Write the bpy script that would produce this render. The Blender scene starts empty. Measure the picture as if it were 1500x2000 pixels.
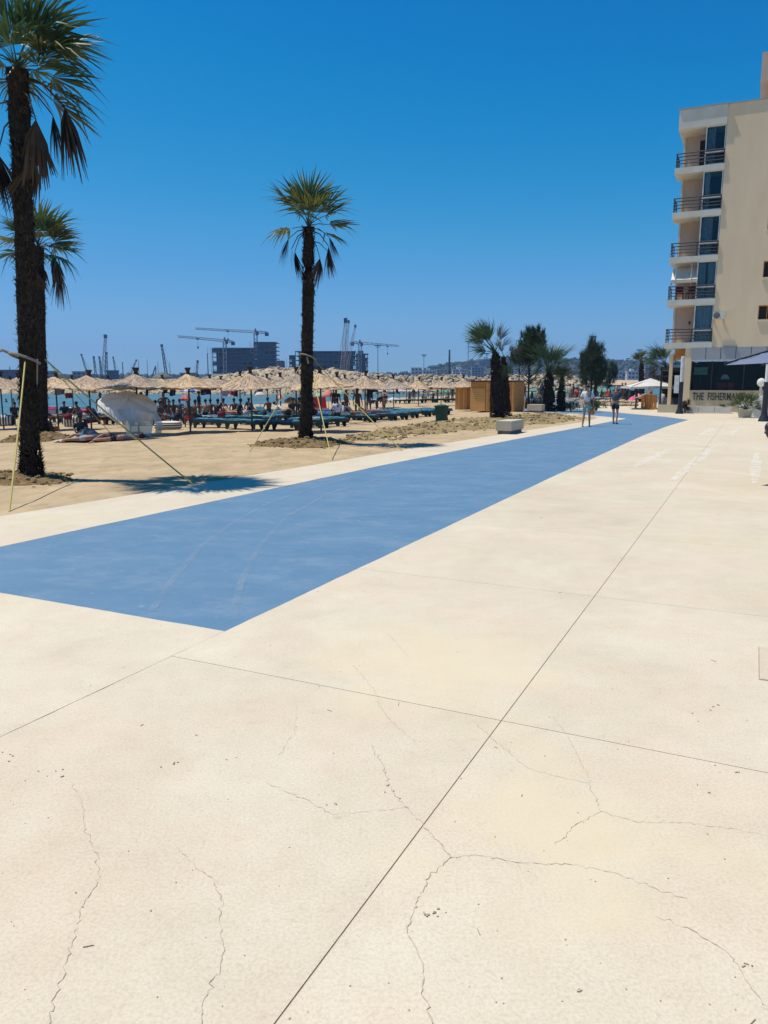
import bpy, math, random
from mathutils import Vector, Matrix, Euler, noise
R = math.radians
rnd = random.Random(7)
sc = bpy.context.scene
COL = sc.collection

# ---------------------------------------------------------------- camera, sky, sun, exposure
FPX, PXC, PYC, CAMH = 1490.0, 750.0, 1000.0, 2.0
PITCH = math.atan(255 / FPX)
cam = bpy.data.cameras.new('camera'); camo = bpy.data.objects.new('camera', cam); COL.objects.link(camo)
cam.sensor_fit = 'HORIZONTAL'; cam.sensor_width = 36.0; cam.lens = 36.0 * FPX / 1500.0
cam.clip_start = 0.05; cam.clip_end = 12000
camo.location = (0, 0, CAMH); camo.rotation_euler = (R(90) - PITCH, 0, 0)
sc.camera = camo

SUN_EL = R(68); SUN_TRAVEL = Vector((0.97, -0.245, 0)).normalized()
world = bpy.data.worlds.new('World'); sc.world = world; world.use_nodes = True
nt = world.node_tree; nt.nodes.clear()
sky = nt.nodes.new('ShaderNodeTexSky'); sky.sky_type = 'NISHITA'; sky.sun_disc = False
sky.sun_elevation = SUN_EL; sky.sun_rotation = math.atan2(-SUN_TRAVEL.x, -SUN_TRAVEL.y)
sky.air_density = 1.0; sky.dust_density = 0.0; sky.ozone_density = 1.5; sky.altitude = 0
bg = nt.nodes.new('ShaderNodeBackground'); bg.inputs['Strength'].default_value = 0.105
wo = nt.nodes.new('ShaderNodeOutputWorld')
nt.links.new(bg.outputs[0], wo.inputs[0])
SKYS = 0.105                                  # grade the sky so that it stays clear blue low down
def vscale(src, k):
    n_ = nt.nodes.new('ShaderNodeVectorMath'); n_.operation = 'SCALE'; n_.inputs['Scale'].default_value = k; nt.links.new(src, n_.inputs[0]); return n_.outputs[0]
cv = nt.nodes.new('ShaderNodeRGBCurve')
for ch, pts in enumerate((((0, 0), (.150, .001), (.192, .005), (.26, .032), (.31, .062), (.372, .098), (.455, .142), (.60, .205), (1, .27)), ((0, 0), (.27, .180), (.313, .220), (.405, .285), (.47, .325), (.54, .352), (.62, .388), (.733, .432), (1, .475)), ((0, 0), (.47, .510), (.52, .550), (.61, .612), (.70, .685), (1, .78)))):
    c_ = cv.mapping.curves[ch]
    c_.points[0].location = pts[0]; c_.points[1].location = pts[-1]
    for q_ in pts[1:-1]: c_.points.new(*q_)
cv.mapping.update(); nt.links.new(vscale(sky.outputs[0], SKYS), cv.inputs['Color']); nt.links.new(vscale(cv.outputs['Color'], 1 / SKYS), bg.inputs[0]); nt.links.new(bg.outputs[0], wo.inputs[0])

sl = bpy.data.lights.new('sun', 'SUN'); sl.energy = 5.0; sl.angle = R(0.5); sl.color = (1.0, 0.935, 0.82)
so = bpy.data.objects.new('sun', sl); COL.objects.link(so)
sd = Vector((SUN_TRAVEL.x * math.cos(SUN_EL), SUN_TRAVEL.y * math.cos(SUN_EL), -math.sin(SUN_EL)))
so.rotation_euler = sd.to_track_quat('-Z', 'Y').to_euler(); so.location = (-20, 5, 40)

sc.view_settings.view_transform = 'Standard'; sc.view_settings.look = 'None'
sc.view_settings.exposure = 0.06; sc.view_settings.gamma = 1.0; sc.view_settings.use_curve_mapping = False
sc.render.engine = 'CYCLES'
sc.cycles.use_denoising = True
sc.cycles.max_bounces = 6; sc.cycles.transparent_max_bounces = 12; sc.cycles.volume_bounces = 0

# ---------------------------------------------------------------- placement helpers
CP, SP = math.cos(PITCH), math.sin(PITCH)
UX, UY = 0.4325, 0.9016                      # the promenade runs along (UX, UY)
ROT = math.atan2(-UX, UY)                    # local x = across the promenade, local y = along it
K = 1.143
def ray(px, py):
    x = (px - PXC) / FPX; u = -(py - PYC) / FPX
    return Vector((x, CP + u * SP, -SP + u * CP))
def G(px, py, z=0.0):
    r = ray(px, py); return Vector((0, 0, CAMH)) + r * ((z - CAMH) / r.z)
def A(px, py, Y):
    r = ray(px, py); return Vector((0, 0, CAMH)) + r * (Y / r.y)
def W(s, t, z=0.0): return Vector((s * UX + t * UY, s * UY - t * UX, z))
def ST(p): return (p.x * UX + p.y * UY, p.x * UY - p.y * UX)
def zs_t(t):
    d = -10.0 - t
    z = 0.0 if d < 4 else -0.0195 * (d - 4)
    return max(z, -2.2)
def zs(x, y):
    return zs_t(x * UY - y * UX)
def S(px, py):
    z = 0.0
    for _ in range(12):
        p = G(px, py, z); z = 0.5 * z + 0.5 * zs(p.x, p.y)
    p = G(px, py, z); return p
def D(px, Y):                                # on the sand, in column px, at depth Y
    p = A(px, 745, Y); return Vector((p.x, p.y, zs(p.x, p.y)))
ORD = 'first second third fourth fifth sixth seventh eighth ninth tenth eleventh twelfth thirteenth fourteenth fifteenth sixteenth seventeenth eighteenth nineteenth twentieth'.split()

# ---------------------------------------------------------------- materials
def mat(name, c, c2=None, scale=6.0, rough=0.7, bump=0.0, metal=0.0, spec=0.3, stretch=(1, 1, 1), detail=4, bscale=None, transl=0.0):
    m = bpy.data.materials.new(name); m.use_nodes = True
    n = m.node_tree.nodes; l = m.node_tree.links
    b = n['Principled BSDF']; b.inputs['Roughness'].default_value = rough; b.inputs['Metallic'].default_value = metal
    b.inputs['Specular IOR Level'].default_value = spec
    if c2 is None: c2 = tuple(x * 0.75 for x in c)
    tc = n.new('ShaderNodeTexCoord'); mp = n.new('ShaderNodeMapping'); mp.inputs['Scale'].default_value = stretch
    l.new(tc.outputs['Object'], mp.inputs[0])
    nz = n.new('ShaderNodeTexNoise'); nz.inputs['Scale'].default_value = scale; nz.inputs['Detail'].default_value = detail
    l.new(mp.outputs[0], nz.inputs['Vector'])
    rp = n.new('ShaderNodeValToRGB'); rp.color_ramp.elements[0].position = 0.32; rp.color_ramp.elements[1].position = 0.68
    rp.color_ramp.elements[0].color = (*c2, 1); rp.color_ramp.elements[1].color = (*c, 1)
    l.new(nz.outputs[0], rp.inputs[0]); l.new(rp.outputs[0], b.inputs['Base Color'])
    if bump:
        n2 = n.new('ShaderNodeTexNoise'); n2.inputs['Scale'].default_value = bscale or scale * 3; n2.inputs['Detail'].default_value = 5
        l.new(mp.outputs[0], n2.inputs['Vector'])
        bp = n.new('ShaderNodeBump'); bp.inputs['Strength'].default_value = bump; bp.inputs['Distance'].default_value = 0.02
        l.new(n2.outputs[0], bp.inputs['Height']); l.new(bp.outputs[0], b.inputs['Normal'])
    if transl:
        tr = n.new('ShaderNodeBsdfTranslucent'); l.new(rp.outputs[0], tr.inputs[0])
        mx = n.new('ShaderNodeMixShader'); mx.inputs[0].default_value = transl
        l.new(b.outputs[0], mx.inputs[1]); l.new(tr.outputs[0], mx.inputs[2]); l.new(mx.outputs[0], n['Material Output'].inputs[0])
    return m

def stripe_mat(name, c1, c2, freq, axis='X'):
    m = bpy.data.materials.new(name); m.use_nodes = True
    n = m.node_tree.nodes; l = m.node_tree.links; b = n['Principled BSDF']; b.inputs['Roughness'].default_value = 0.8
    tc = n.new('ShaderNodeTexCoord'); wv = n.new('ShaderNodeTexWave'); wv.bands_direction = axis
    wv.inputs['Scale'].default_value = freq; wv.inputs['Distortion'].default_value = 0.4; wv.inputs['Detail Scale'].default_value = 1.5
    rp = n.new('ShaderNodeValToRGB'); rp.color_ramp.interpolation = 'CONSTANT'
    rp.color_ramp.elements[0].color = (*c1, 1); rp.color_ramp.elements[1].color = (*c2, 1); rp.color_ramp.elements[1].position = 0.5
    l.new(tc.outputs['Object'], wv.inputs['Vector']); l.new(wv.outputs['Fac'], rp.inputs[0]); l.new(rp.outputs[0], b.inputs['Base Color'])
    return m

def glass_mat(name, tint, clear):
    m = bpy.data.materials.new(name); m.use_nodes = True
    n = m.node_tree.nodes; l = m.node_tree.links; b = n['Principled BSDF']
    b.inputs['Roughness'].default_value = 0.05; b.inputs['Specular IOR Level'].default_value = 0.6
    nz = n.new('ShaderNodeTexNoise'); nz.inputs['Scale'].default_value = 1.3
    rp = n.new('ShaderNodeValToRGB'); rp.color_ramp.elements[0].color = (*[x * .7 for x in tint], 1); rp.color_ramp.elements[1].color = (*tint, 1)
    l.new(nz.outputs[0], rp.inputs[0]); l.new(rp.outputs[0], b.inputs['Base Color'])
    t = n.new('ShaderNodeBsdfTransparent'); t.inputs[0].default_value = (0.8, 0.9, 0.95, 1)
    mx = n.new('ShaderNodeMixShader'); mx.inputs[0].default_value = clear
    l.new(b.outputs[0], mx.inputs[1]); l.new(t.outputs[0], mx.inputs[2]); l.new(mx.outputs[0], n['Material Output'].inputs[0])
    return m

M = {}
def concrete():
    m = bpy.data.materials.new('cream concrete'); m.use_nodes = True
    n = m.node_tree.nodes; l = m.node_tree.links; b = n['Principled BSDF']
    b.inputs['Roughness'].default_value = 0.72; b.inputs['Specular IOR Level'].default_value = 0.25
    tc = n.new('ShaderNodeTexCoord')
    def nz(scale, det=5, rough=.55, dist=0.0):
        q = n.new('ShaderNodeTexNoise'); q.inputs['Scale'].default_value = scale; q.inputs['Detail'].default_value = det
        q.inputs['Roughness'].default_value = rough; q.inputs['Distortion'].default_value = dist
        l.new(tc.outputs['Object'], q.inputs['Vector']); return q.outputs[0]
    def ramp(f, a, ca, b_, cb):
        q = n.new('ShaderNodeValToRGB'); q.color_ramp.elements[0].position = a; q.color_ramp.elements[1].position = b_
        q.color_ramp.elements[0].color = (*ca, 1); q.color_ramp.elements[1].color = (*cb, 1); l.new(f, q.inputs[0]); return q.outputs[0]
    def mix(kind, f, a, c):
        q = n.new('ShaderNodeMix'); q.data_type = 'RGBA'; q.blend_type = kind
        if isinstance(f, float): q.inputs[0].default_value = f
        else: l.new(f, q.inputs[0])
        l.new(a, q.inputs[6])
        if isinstance(c, tuple): q.inputs[7].default_value = (*c, 1)
        else: l.new(c, q.inputs[7])
        return q.outputs[2]
    c = ramp(nz(0.55, 6, .6, .6), .30, (.562, .490, .368), .70, (.662, .598, .468))
    c = mix('MIX', ramp(nz(.9, 4, .6), .46, (0, 0, 0), .68, (.85, .85, .85)), c, (.635, .530, .402))      # pinkish clouds
    c = mix('MIX', ramp(nz(.33, 3, .5), .55, (0, 0, 0), .75, (.75, .75, .75)), c, (.615, .545, .375))     # yellow stain clouds
    c = mix('MULTIPLY', 1.0, c, ramp(nz(70, 3, .7), .34, (.86, .845, .82), .58, (1, 1, 1)))                  # grain
    c = mix('MIX', ramp(nz(160, 2, .5), .66, (0, 0, 0), .72, (.55, .55, .55)), c, (.76, .70, .61))          # pale aggregate
    c = mix('MULTIPLY', 1.0, c, ramp(nz(17, 5, .75), .20, (.84, .805, .755), .44, (1, 1, 1)))                # blotches
    c = mix('MULTIPLY', 1.0, c, ramp(nz(3.2, 6, .7), .25, (.925, .91, .885), .60, (1, 1, 1)))
    oi = n.new('ShaderNodeObjectInfo'); c = mix('MULTIPLY', 1.0, c, ramp(oi.outputs['Random'], 0.0, (.955, .95, .94), 1.0, (1, 1, 1)))
    # two broad rust-yellow stains where water stood
    for (sx, sy, r0) in ((G(850, 1290).x, G(850, 1290).y, .75), (G(1120, 1640).x, G(1120, 1640).y, .5)):
        vm = n.new('ShaderNodeVectorMath'); vm.operation = 'DISTANCE'; vm.inputs[1].default_value = (sx, sy, 0)
        dn = n.new('ShaderNodeTexNoise'); dn.inputs['Scale'].default_value = 1.9; dn.inputs['Detail'].default_value = 7
        l.new(tc.outputs['Object'], dn.inputs['Vector'])
        ad = n.new('ShaderNodeMath'); ad.operation = 'MULTIPLY_ADD'; ad.inputs[1].default_value = 2.4
        l.new(tc.outputs['Object'], vm.inputs[0]); l.new(dn.outputs[0], ad.inputs[0]); l.new(vm.outputs['Value'], ad.inputs[2])
        mr = n.new('ShaderNodeMapRange'); mr.interpolation_type = 'SMOOTHSTEP'; mr.inputs[1].default_value = r0 * .25 + 1.1; mr.inputs[2].default_value = r0 * 1.6 + 1.25; mr.inputs[3].default_value = .62; mr.inputs[4].default_value = 0.0
        l.new(ad.outputs[0], mr.inputs[0]); c = mix('MIX', mr.outputs[0], c, (.615, .525, .350))
    l.new(c, b.inputs['Base Color'])
    bp = n.new('ShaderNodeBump'); bp.inputs['Strength'].default_value = .14; bp.inputs['Distance'].default_value = .004
    l.new(nz(110, 4, .7), bp.inputs['Height']); l.new(bp.outputs[0], b.inputs['Normal'])
    return m
M['concrete'] = concrete()
M['joint'] = mat('joint', (.42, .345, .255), scale=20)
def blue_paint():
    m = bpy.data.materials.new('blue lane paint'); m.use_nodes = True
    n = m.node_tree.nodes; l = m.node_tree.links; b = n['Principled BSDF']
    b.inputs['Specular IOR Level'].default_value = .35
    tc = n.new('ShaderNodeTexCoord')
    mp = n.new('ShaderNodeMapping'); mp.inputs['Rotation'].default_value = (0, 0, R(25)); mp.inputs['Scale'].default_value = (.8, 1.2, 1); l.new(tc.outputs['Object'], mp.inputs[0])
    def nz(scale, det=6, rough=.6):
        q = n.new('ShaderNodeTexNoise'); q.inputs['Scale'].default_value = scale; q.inputs['Detail'].default_value = det; q.inputs['Roughness'].default_value = rough
        l.new(mp.outputs[0], q.inputs['Vector']); return q.outputs[0]
    def ramp(f, a, ca, b_, cb):
        q = n.new('ShaderNodeValToRGB'); q.color_ramp.elements[0].position = a; q.color_ramp.elements[1].position = b_
        q.color_ramp.elements[0].color = (*ca, 1); q.color_ramp.elements[1].color = (*cb, 1); l.new(f, q.inputs[0]); return q.outputs[0]
    def mix(f, a, c):
        q = n.new('ShaderNodeMix'); q.data_type = 'RGBA'; l.new(f, q.inputs[0]); l.new(a, q.inputs[6]); q.inputs[7].default_value = (*c, 1); return q.outputs[2]
    c = ramp(nz(.8), .3, (.092, .182, .285), .7, (.108, .204, .308))
    c = mix(ramp(nz(1.4, 9, .78), .48, (0, 0, 0), .84, (.70, .70, .70)), c, (.245, .310, .370))
    c = mix(ramp(nz(9, 6, .75), .60, (0, 0, 0), .74, (.6, .6, .6)), c, (.40, .42, .43))
    c = mix(ramp(nz(5, 5, .8), .22, (.8, .8, .8), .36, (0, 0, 0)), c, (.062, .150, .290))
    l.new(c, b.inputs['Base Color'])
    l.new(ramp(nz(2.0), .3, (.45, .45, .45), .7, (.68, .68, .68)), b.inputs['Roughness'])
    bp = n.new('ShaderNodeBump'); bp.inputs['Strength'].default_value = .25; bp.inputs['Distance'].default_value = .004
    l.new(nz(60, 4), bp.inputs['Height']); l.new(bp.outputs[0], b.inputs['Normal'])
    return m
M['blue'] = blue_paint()
M['sand_plain'] = mat('sand', (.465, .355, .22), (.365, .275, .165), scale=.9, rough=.95, bump=1.0, spec=.1, detail=9, bscale=3.2)
def sand_mat():
    m = M['sand_plain'].copy(); m.name = 'trodden sand'; n = m.node_tree.nodes; l = m.node_tree.links; b = n['Principled BSDF']
    tc = next(x for x in n if x.type == 'TEX_COORD'); old = next(x for x in n if x.type == 'BUMP')
    nz = n.new('ShaderNodeTexNoise'); nz.inputs['Scale'].default_value = 1.5; nz.inputs['Detail'].default_value = 3; l.new(tc.outputs['Object'], nz.inputs['Vector'])
    mx = n.new('ShaderNodeMix'); mx.data_type = 'RGBA'; mx.inputs[0].default_value = .5; l.new(tc.outputs['Object'], mx.inputs[6]); l.new(nz.outputs['Color'], mx.inputs[7])
    vo = n.new('ShaderNodeTexVoronoi'); vo.feature = 'SMOOTH_F1'; vo.inputs['Scale'].default_value = 2.9; vo.inputs['Smoothness'].default_value = .5; l.new(mx.outputs[2], vo.inputs['Vector'])
    bp = n.new('ShaderNodeBump'); bp.inputs['Strength'].default_value = .85; bp.inputs['Distance'].default_value = .16
    l.new(vo.outputs['Distance'], bp.inputs['Height']); l.new(old.outputs[0], bp.inputs['Normal']); l.new(bp.outputs[0], b.inputs['Normal'])
    return m
M['sand'] = sand_mat()
M['soil'] = mat('soil', (.335, .260, .135), (.205, .150, .075), scale=3, rough=1, bump=.8, spec=.05, detail=8)
M['clod'] = mat('clod', (.295, .225, .120), (.175, .125, .065), scale=5, rough=1, spec=.05)
M['mulch'] = mat('mulch', (.250, .170, .085), (.120, .080, .042), scale=6, rough=1, bump=.8, spec=.05)
M['crack'] = mat('crack', (.49, .42, .335), scale=30)
M['grit'] = mat('grit', (.50, .425, .32), (.36, .29, .205), scale=30, rough=1)
M['dust'] = mat('pale dust', (.68, .63, .53), scale=3)
M['straw'] = mat('straw', (.60, .465, .335), (.37, .27, .18), scale=11, rough=.95, bump=.9, spec=.05, stretch=(1, 1, .3), detail=7, bscale=30)
M['strawgrey'] = mat('weathered straw', (.50, .41, .32), (.30, .235, .175), scale=9, rough=.95, bump=.9, spec=.05, stretch=(1, 1, .3), detail=7, bscale=30)
M['strawgold'] = mat('fresh straw', (.66, .50, .33), (.42, .30, .18), scale=10, rough=.95, bump=.9, spec=.05, stretch=(1, 1, .3), detail=7, bscale=30)
M['strawdk'] = mat('dark straw', (.10, .065, .045), (.05, .035, .025), scale=12, rough=1, spec=.05)
M['polegreen'] = mat('pole green', (.035, .075, .080), (.025, .05, .055), rough=.5)
M['mattress'] = mat('blue mattress', (.050, .190, .265), (.030, .120, .180), scale=4, rough=.55, spec=.4)
M['frame'] = mat('dark green plastic', (.018, .045, .045), (.010, .028, .030), rough=.5)
M['framebr'] = mat('brown plastic', (.13, .10, .075), rough=.6)
M['trunk'] = mat('palm fibre', (.050, .038, .028), (.018, .014, .011), scale=9, rough=1, bump=1, spec=.05)
M['fibre'] = mat('fibre', (.072, .056, .040), (.026, .020, .015), scale=5, rough=1, spec=.05)
M['leaf'] = mat('palm leaf', (.078, .135, .050), (.036, .074, .030), scale=2.5, rough=.5, spec=.35, transl=.2)
M['leafy'] = mat('yellowing leaf', (.150, .155, .038), (.085, .100, .026), scale=3, rough=.5, transl=.35)
M['leafdry'] = mat('dry leaf', (.115, .080, .050), (.050, .036, .026), scale=3, rough=.9, spec=.1, transl=.15)
M['needle'] = mat('needle', (.060, .090, .038), (.028, .045, .022), scale=2, rough=.7, spec=.2, transl=.2)
M['shrub'] = mat('shrub leaf', (.085, .125, .040), (.04, .065, .022), scale=2, rough=.7, transl=.25)
M['bark'] = mat('bark', (.070, .052, .040), (.035, .026, .02), scale=12, rough=1, bump=.6)
M['rope'] = mat('yellow rope', (.52, .44, .13), (.40, .34, .12), scale=40, rough=.8)
M['ropegrey'] = mat('grey strap', (.30, .27, .22), scale=30, rough=.9)
M['white'] = mat('white cloth', (.88, .88, .87), (.83, .83, .82), scale=3, rough=.8, transl=.5)
M['clear'] = glass_mat('milky sheet', (.72, .72, .66), .22)
M['stripe'] = stripe_mat('striped canvas', (.045, .045, .045), (.62, .60, .54), 2.1)
M['stripey'] = stripe_mat('striped canvas across', (.045, .045, .045), (.62, .60, .54), 3.0, 'Z')
M['wood'] = mat('orange wood', (.70, .315, .075), (.52, .205, .045), scale=3, rough=.6, bump=.3, stretch=(.6, .6, 8), detail=6)
M['woodlt'] = mat('light wood', (.78, .42, .135), (.64, .31, .085), scale=3, rough=.6, stretch=(.6, .6, 8), detail=6)
M['wooddk'] = mat('dark wood', (.16, .075, .03), scale=5, rough=.7)
M['black'] = mat('black metal', (.020, .020, .024), (.012, .012, .014), rough=.4, spec=.5)
M['stone'] = mat('bench stone', (.52, .465, .36), (.46, .405, .31), scale=8, rough=.85, bump=.3)
M['rock'] = mat('quarry rock', (.52, .41, .28), (.34, .265, .175), scale=.8, rough=.95, bump=.8, spec=.1, detail=7, bscale=2.2)
M['rockgrey'] = mat('grey rock', (.44, .375, .295), (.28, .24, .19), scale=.9, rough=.95, bump=.6, spec=.1)
M['plaster'] = mat('yellow plaster', (.830, .650, .430), (.765, .585, .375), scale=.9, rough=.9, bump=.15, spec=.15, detail=9, stretch=(1.3, 1.3, .35))
M['plasterw'] = mat('pale plaster', (.70, .655, .55), (.63, .575, .47), scale=1.4, rough=.9, spec=.15, detail=6)
M['plasterp'] = mat('pink plaster', (.62, .455, .345), (.56, .405, .30), scale=1.2, rough=.9, spec=.15, detail=6)
M['rail'] = mat('dark railing', (.030, .026, .034), (.02, .018, .024), rough=.5)
M['glass'] = glass_mat('blue window glass', (.018, .085, .125), .74)
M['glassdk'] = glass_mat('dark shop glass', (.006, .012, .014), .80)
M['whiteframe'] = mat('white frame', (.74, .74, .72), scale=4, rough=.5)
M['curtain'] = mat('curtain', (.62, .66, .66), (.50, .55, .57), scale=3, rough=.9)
M['dark'] = mat('dark room', (.018, .017, .018), scale=3)  # near-black paints the shade of unlit rooms into their surfaces
M['greypanel'] = mat('grey panel', (.36, .37, .39), (.33, .34, .365), scale=1, rough=.45)
M['signwall'] = mat('sign wall', (.560, .480, .330), (.50, .42, .285), scale=2, rough=.9)
M['ink'] = mat('dark letters', (.055, .052, .052), scale=10)
M['planter'] = mat('white planter', (.66, .64, .58), (.58, .56, .50), scale=2, rough=.8)
M['planty'] = mat('cream planter', (.62, .54, .38), (.56, .48, .33), scale=2, rough=.8)
M['whitewash'] = mat('whitewash', (.80, .80, .80), (.74, .74, .75), scale=5, rough=.9, bump=.5)
M['parasolblue'] = mat('grey blue canvas', (.165, .20, .30), (.145, .175, .265), scale=2, rough=.8, transl=.12)
M['parasolwhite'] = mat('off white canvas', (.66, .66, .63), (.58, .58, .56), scale=2, rough=.85, transl=.2)
M['bin'] = mat('green bin', (.012, .075, .050), (.008, .05, .035), rough=.5)
M['red'] = mat('red', (.55, .03, .035), rough=.6); M['pink'] = mat('pink', (.70, .08, .22), rough=.6)
M['orange'] = mat('orange', (.75, .22, .06), rough=.7); M['yellow'] = mat('yellow', (.80, .50, .13), rough=.7, transl=.2)
M['salmon'] = mat('salmon', (.80, .25, .20), rough=.7, transl=.2); M['mint'] = mat('mint', (.30, .55, .42), rough=.7, transl=.2)
M['greenpar'] = mat('green canvas', (.13, .33, .25), (.09, .25, .19), rough=.8, transl=.15); M['greendk'] = mat('dark green canvas', (.020, .065, .050), rough=.8)
M['blue2'] = mat('mid blue', (.06, .17, .50), rough=.7); M['teal'] = mat('mint shorts', (.235, .400, .350), rough=.8)
M['navy'] = mat('navy', (.020, .026, .045), rough=.8); M['slate'] = mat('slate tee', (.075, .085, .105), rough=.85)
M['tee'] = mat('white tee', (.68, .68, .70), (.60, .60, .63), scale=6, rough=.85); M['maroon'] = mat('maroon', (.17, .02, .04), rough=.8)
M['grey'] = mat('grey cloth', (.17, .17, .18), rough=.9); M['ltgrey'] = mat('light grey', (.45, .45, .45), rough=.8)
M['skin'] = mat('skin', (.43, .23, .15), (.37, .19, .125), scale=8, rough=.55); M['tan'] = mat('shade darkened tan skin', (.17, .085, .052), (.14, .068, .042), scale=8, rough=.5)  # the tan tone is darkened to paint in the bathers' backlit shade
M['hair'] = mat('dark hair', (.022, .016, .012), rough=.6); M['stripered'] = stripe_mat('red striped', (.65, .05, .05), (.75, .72, .68), 4)
M['sea'] = None
def sea_mat():
    m = bpy.data.materials.new('sea'); m.use_nodes = True
    n = m.node_tree.nodes; l = m.node_tree.links; b = n['Principled BSDF']
    b.inputs['Roughness'].default_value = .32; b.inputs['Specular IOR Level'].default_value = .35
    tc = n.new('ShaderNodeTexCoord'); mp = n.new('ShaderNodeMapping'); mp.inputs['Scale'].default_value = (.35, 1, 1)
    l.new(tc.outputs['Object'], mp.inputs[0])
    nz = n.new('ShaderNodeTexNoise'); nz.inputs['Scale'].default_value = .25; nz.inputs['Detail'].default_value = 8; l.new(mp.outputs[0], nz.inputs['Vector'])
    rp = n.new('ShaderNodeValToRGB'); rp.color_ramp.elements[0].position = .35; rp.color_ramp.elements[1].position = .65
    rp.color_ramp.elements[0].color = (.045, .120, .135, 1); rp.color_ramp.elements[1].color = (.085, .180, .190, 1)
    l.new(nz.outputs[0], rp.inputs[0]); l.new(rp.outputs[0], b.inputs['Base Color'])
    n2 = n.new('ShaderNodeTexNoise'); n2.inputs['Scale'].default_value = 1.1; n2.inputs['Detail'].default_value = 6; l.new(mp.outputs[0], n2.inputs['Vector'])
    bp = n.new('ShaderNodeBump'); bp.inputs['Strength'].default_value = .6; bp.inputs['Distance'].default_value = .25
    l.new(n2.outputs[0], bp.inputs['Height']); l.new(bp.outputs[0], b.inputs['Normal'])
    return m
M['sea'] = sea_mat()
M['land'] = mat('far ground', (.20, .19, .15), (.12, .12, .09), scale=.02, rough=1)
M['hill'] = mat('wooded hill', (.060, .075, .040), (.025, .035, .022), scale=.03, rough=1, bump=1, detail=9)
M['concretegrey'] = mat('raw concrete', (.20, .22, .23), (.15, .165, .175), scale=.2, rough=.9)
M['netting'] = mat('scaffold netting', (.050, .085, .105), (.030, .058, .076), scale=.12, rough=.8, detail=6)  # netting blue also paints in the haze of distance
M['openfloor'] = mat('open floor', (.035, .045, .055), (.02, .025, .03), scale=.3)
M['crane'] = mat('crane steel', (.27, .29, .31), rough=.6); M['cranedk'] = mat('dark crane', (.10, .115, .13), rough=.6)
M['cranered'] = mat('pale red crane', (.58, .40, .35), rough=.6)
M['townw'] = mat('town white', (.60, .58, .55), (.52, .50, .47), scale=.1); M['townc'] = mat('town cream', (.55, .47, .36), scale=.1)
M['towng'] = mat('town grey', (.30, .30, .31), scale=.1); M['townr'] = mat('town brick', (.36, .24, .19), scale=.1)
M['winfar'] = mat('far window', (.06, .07, .085), scale=.5, rough=.2)
M['boat'] = mat('boat white', (.80, .80, .80), rough=.4)

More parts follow.
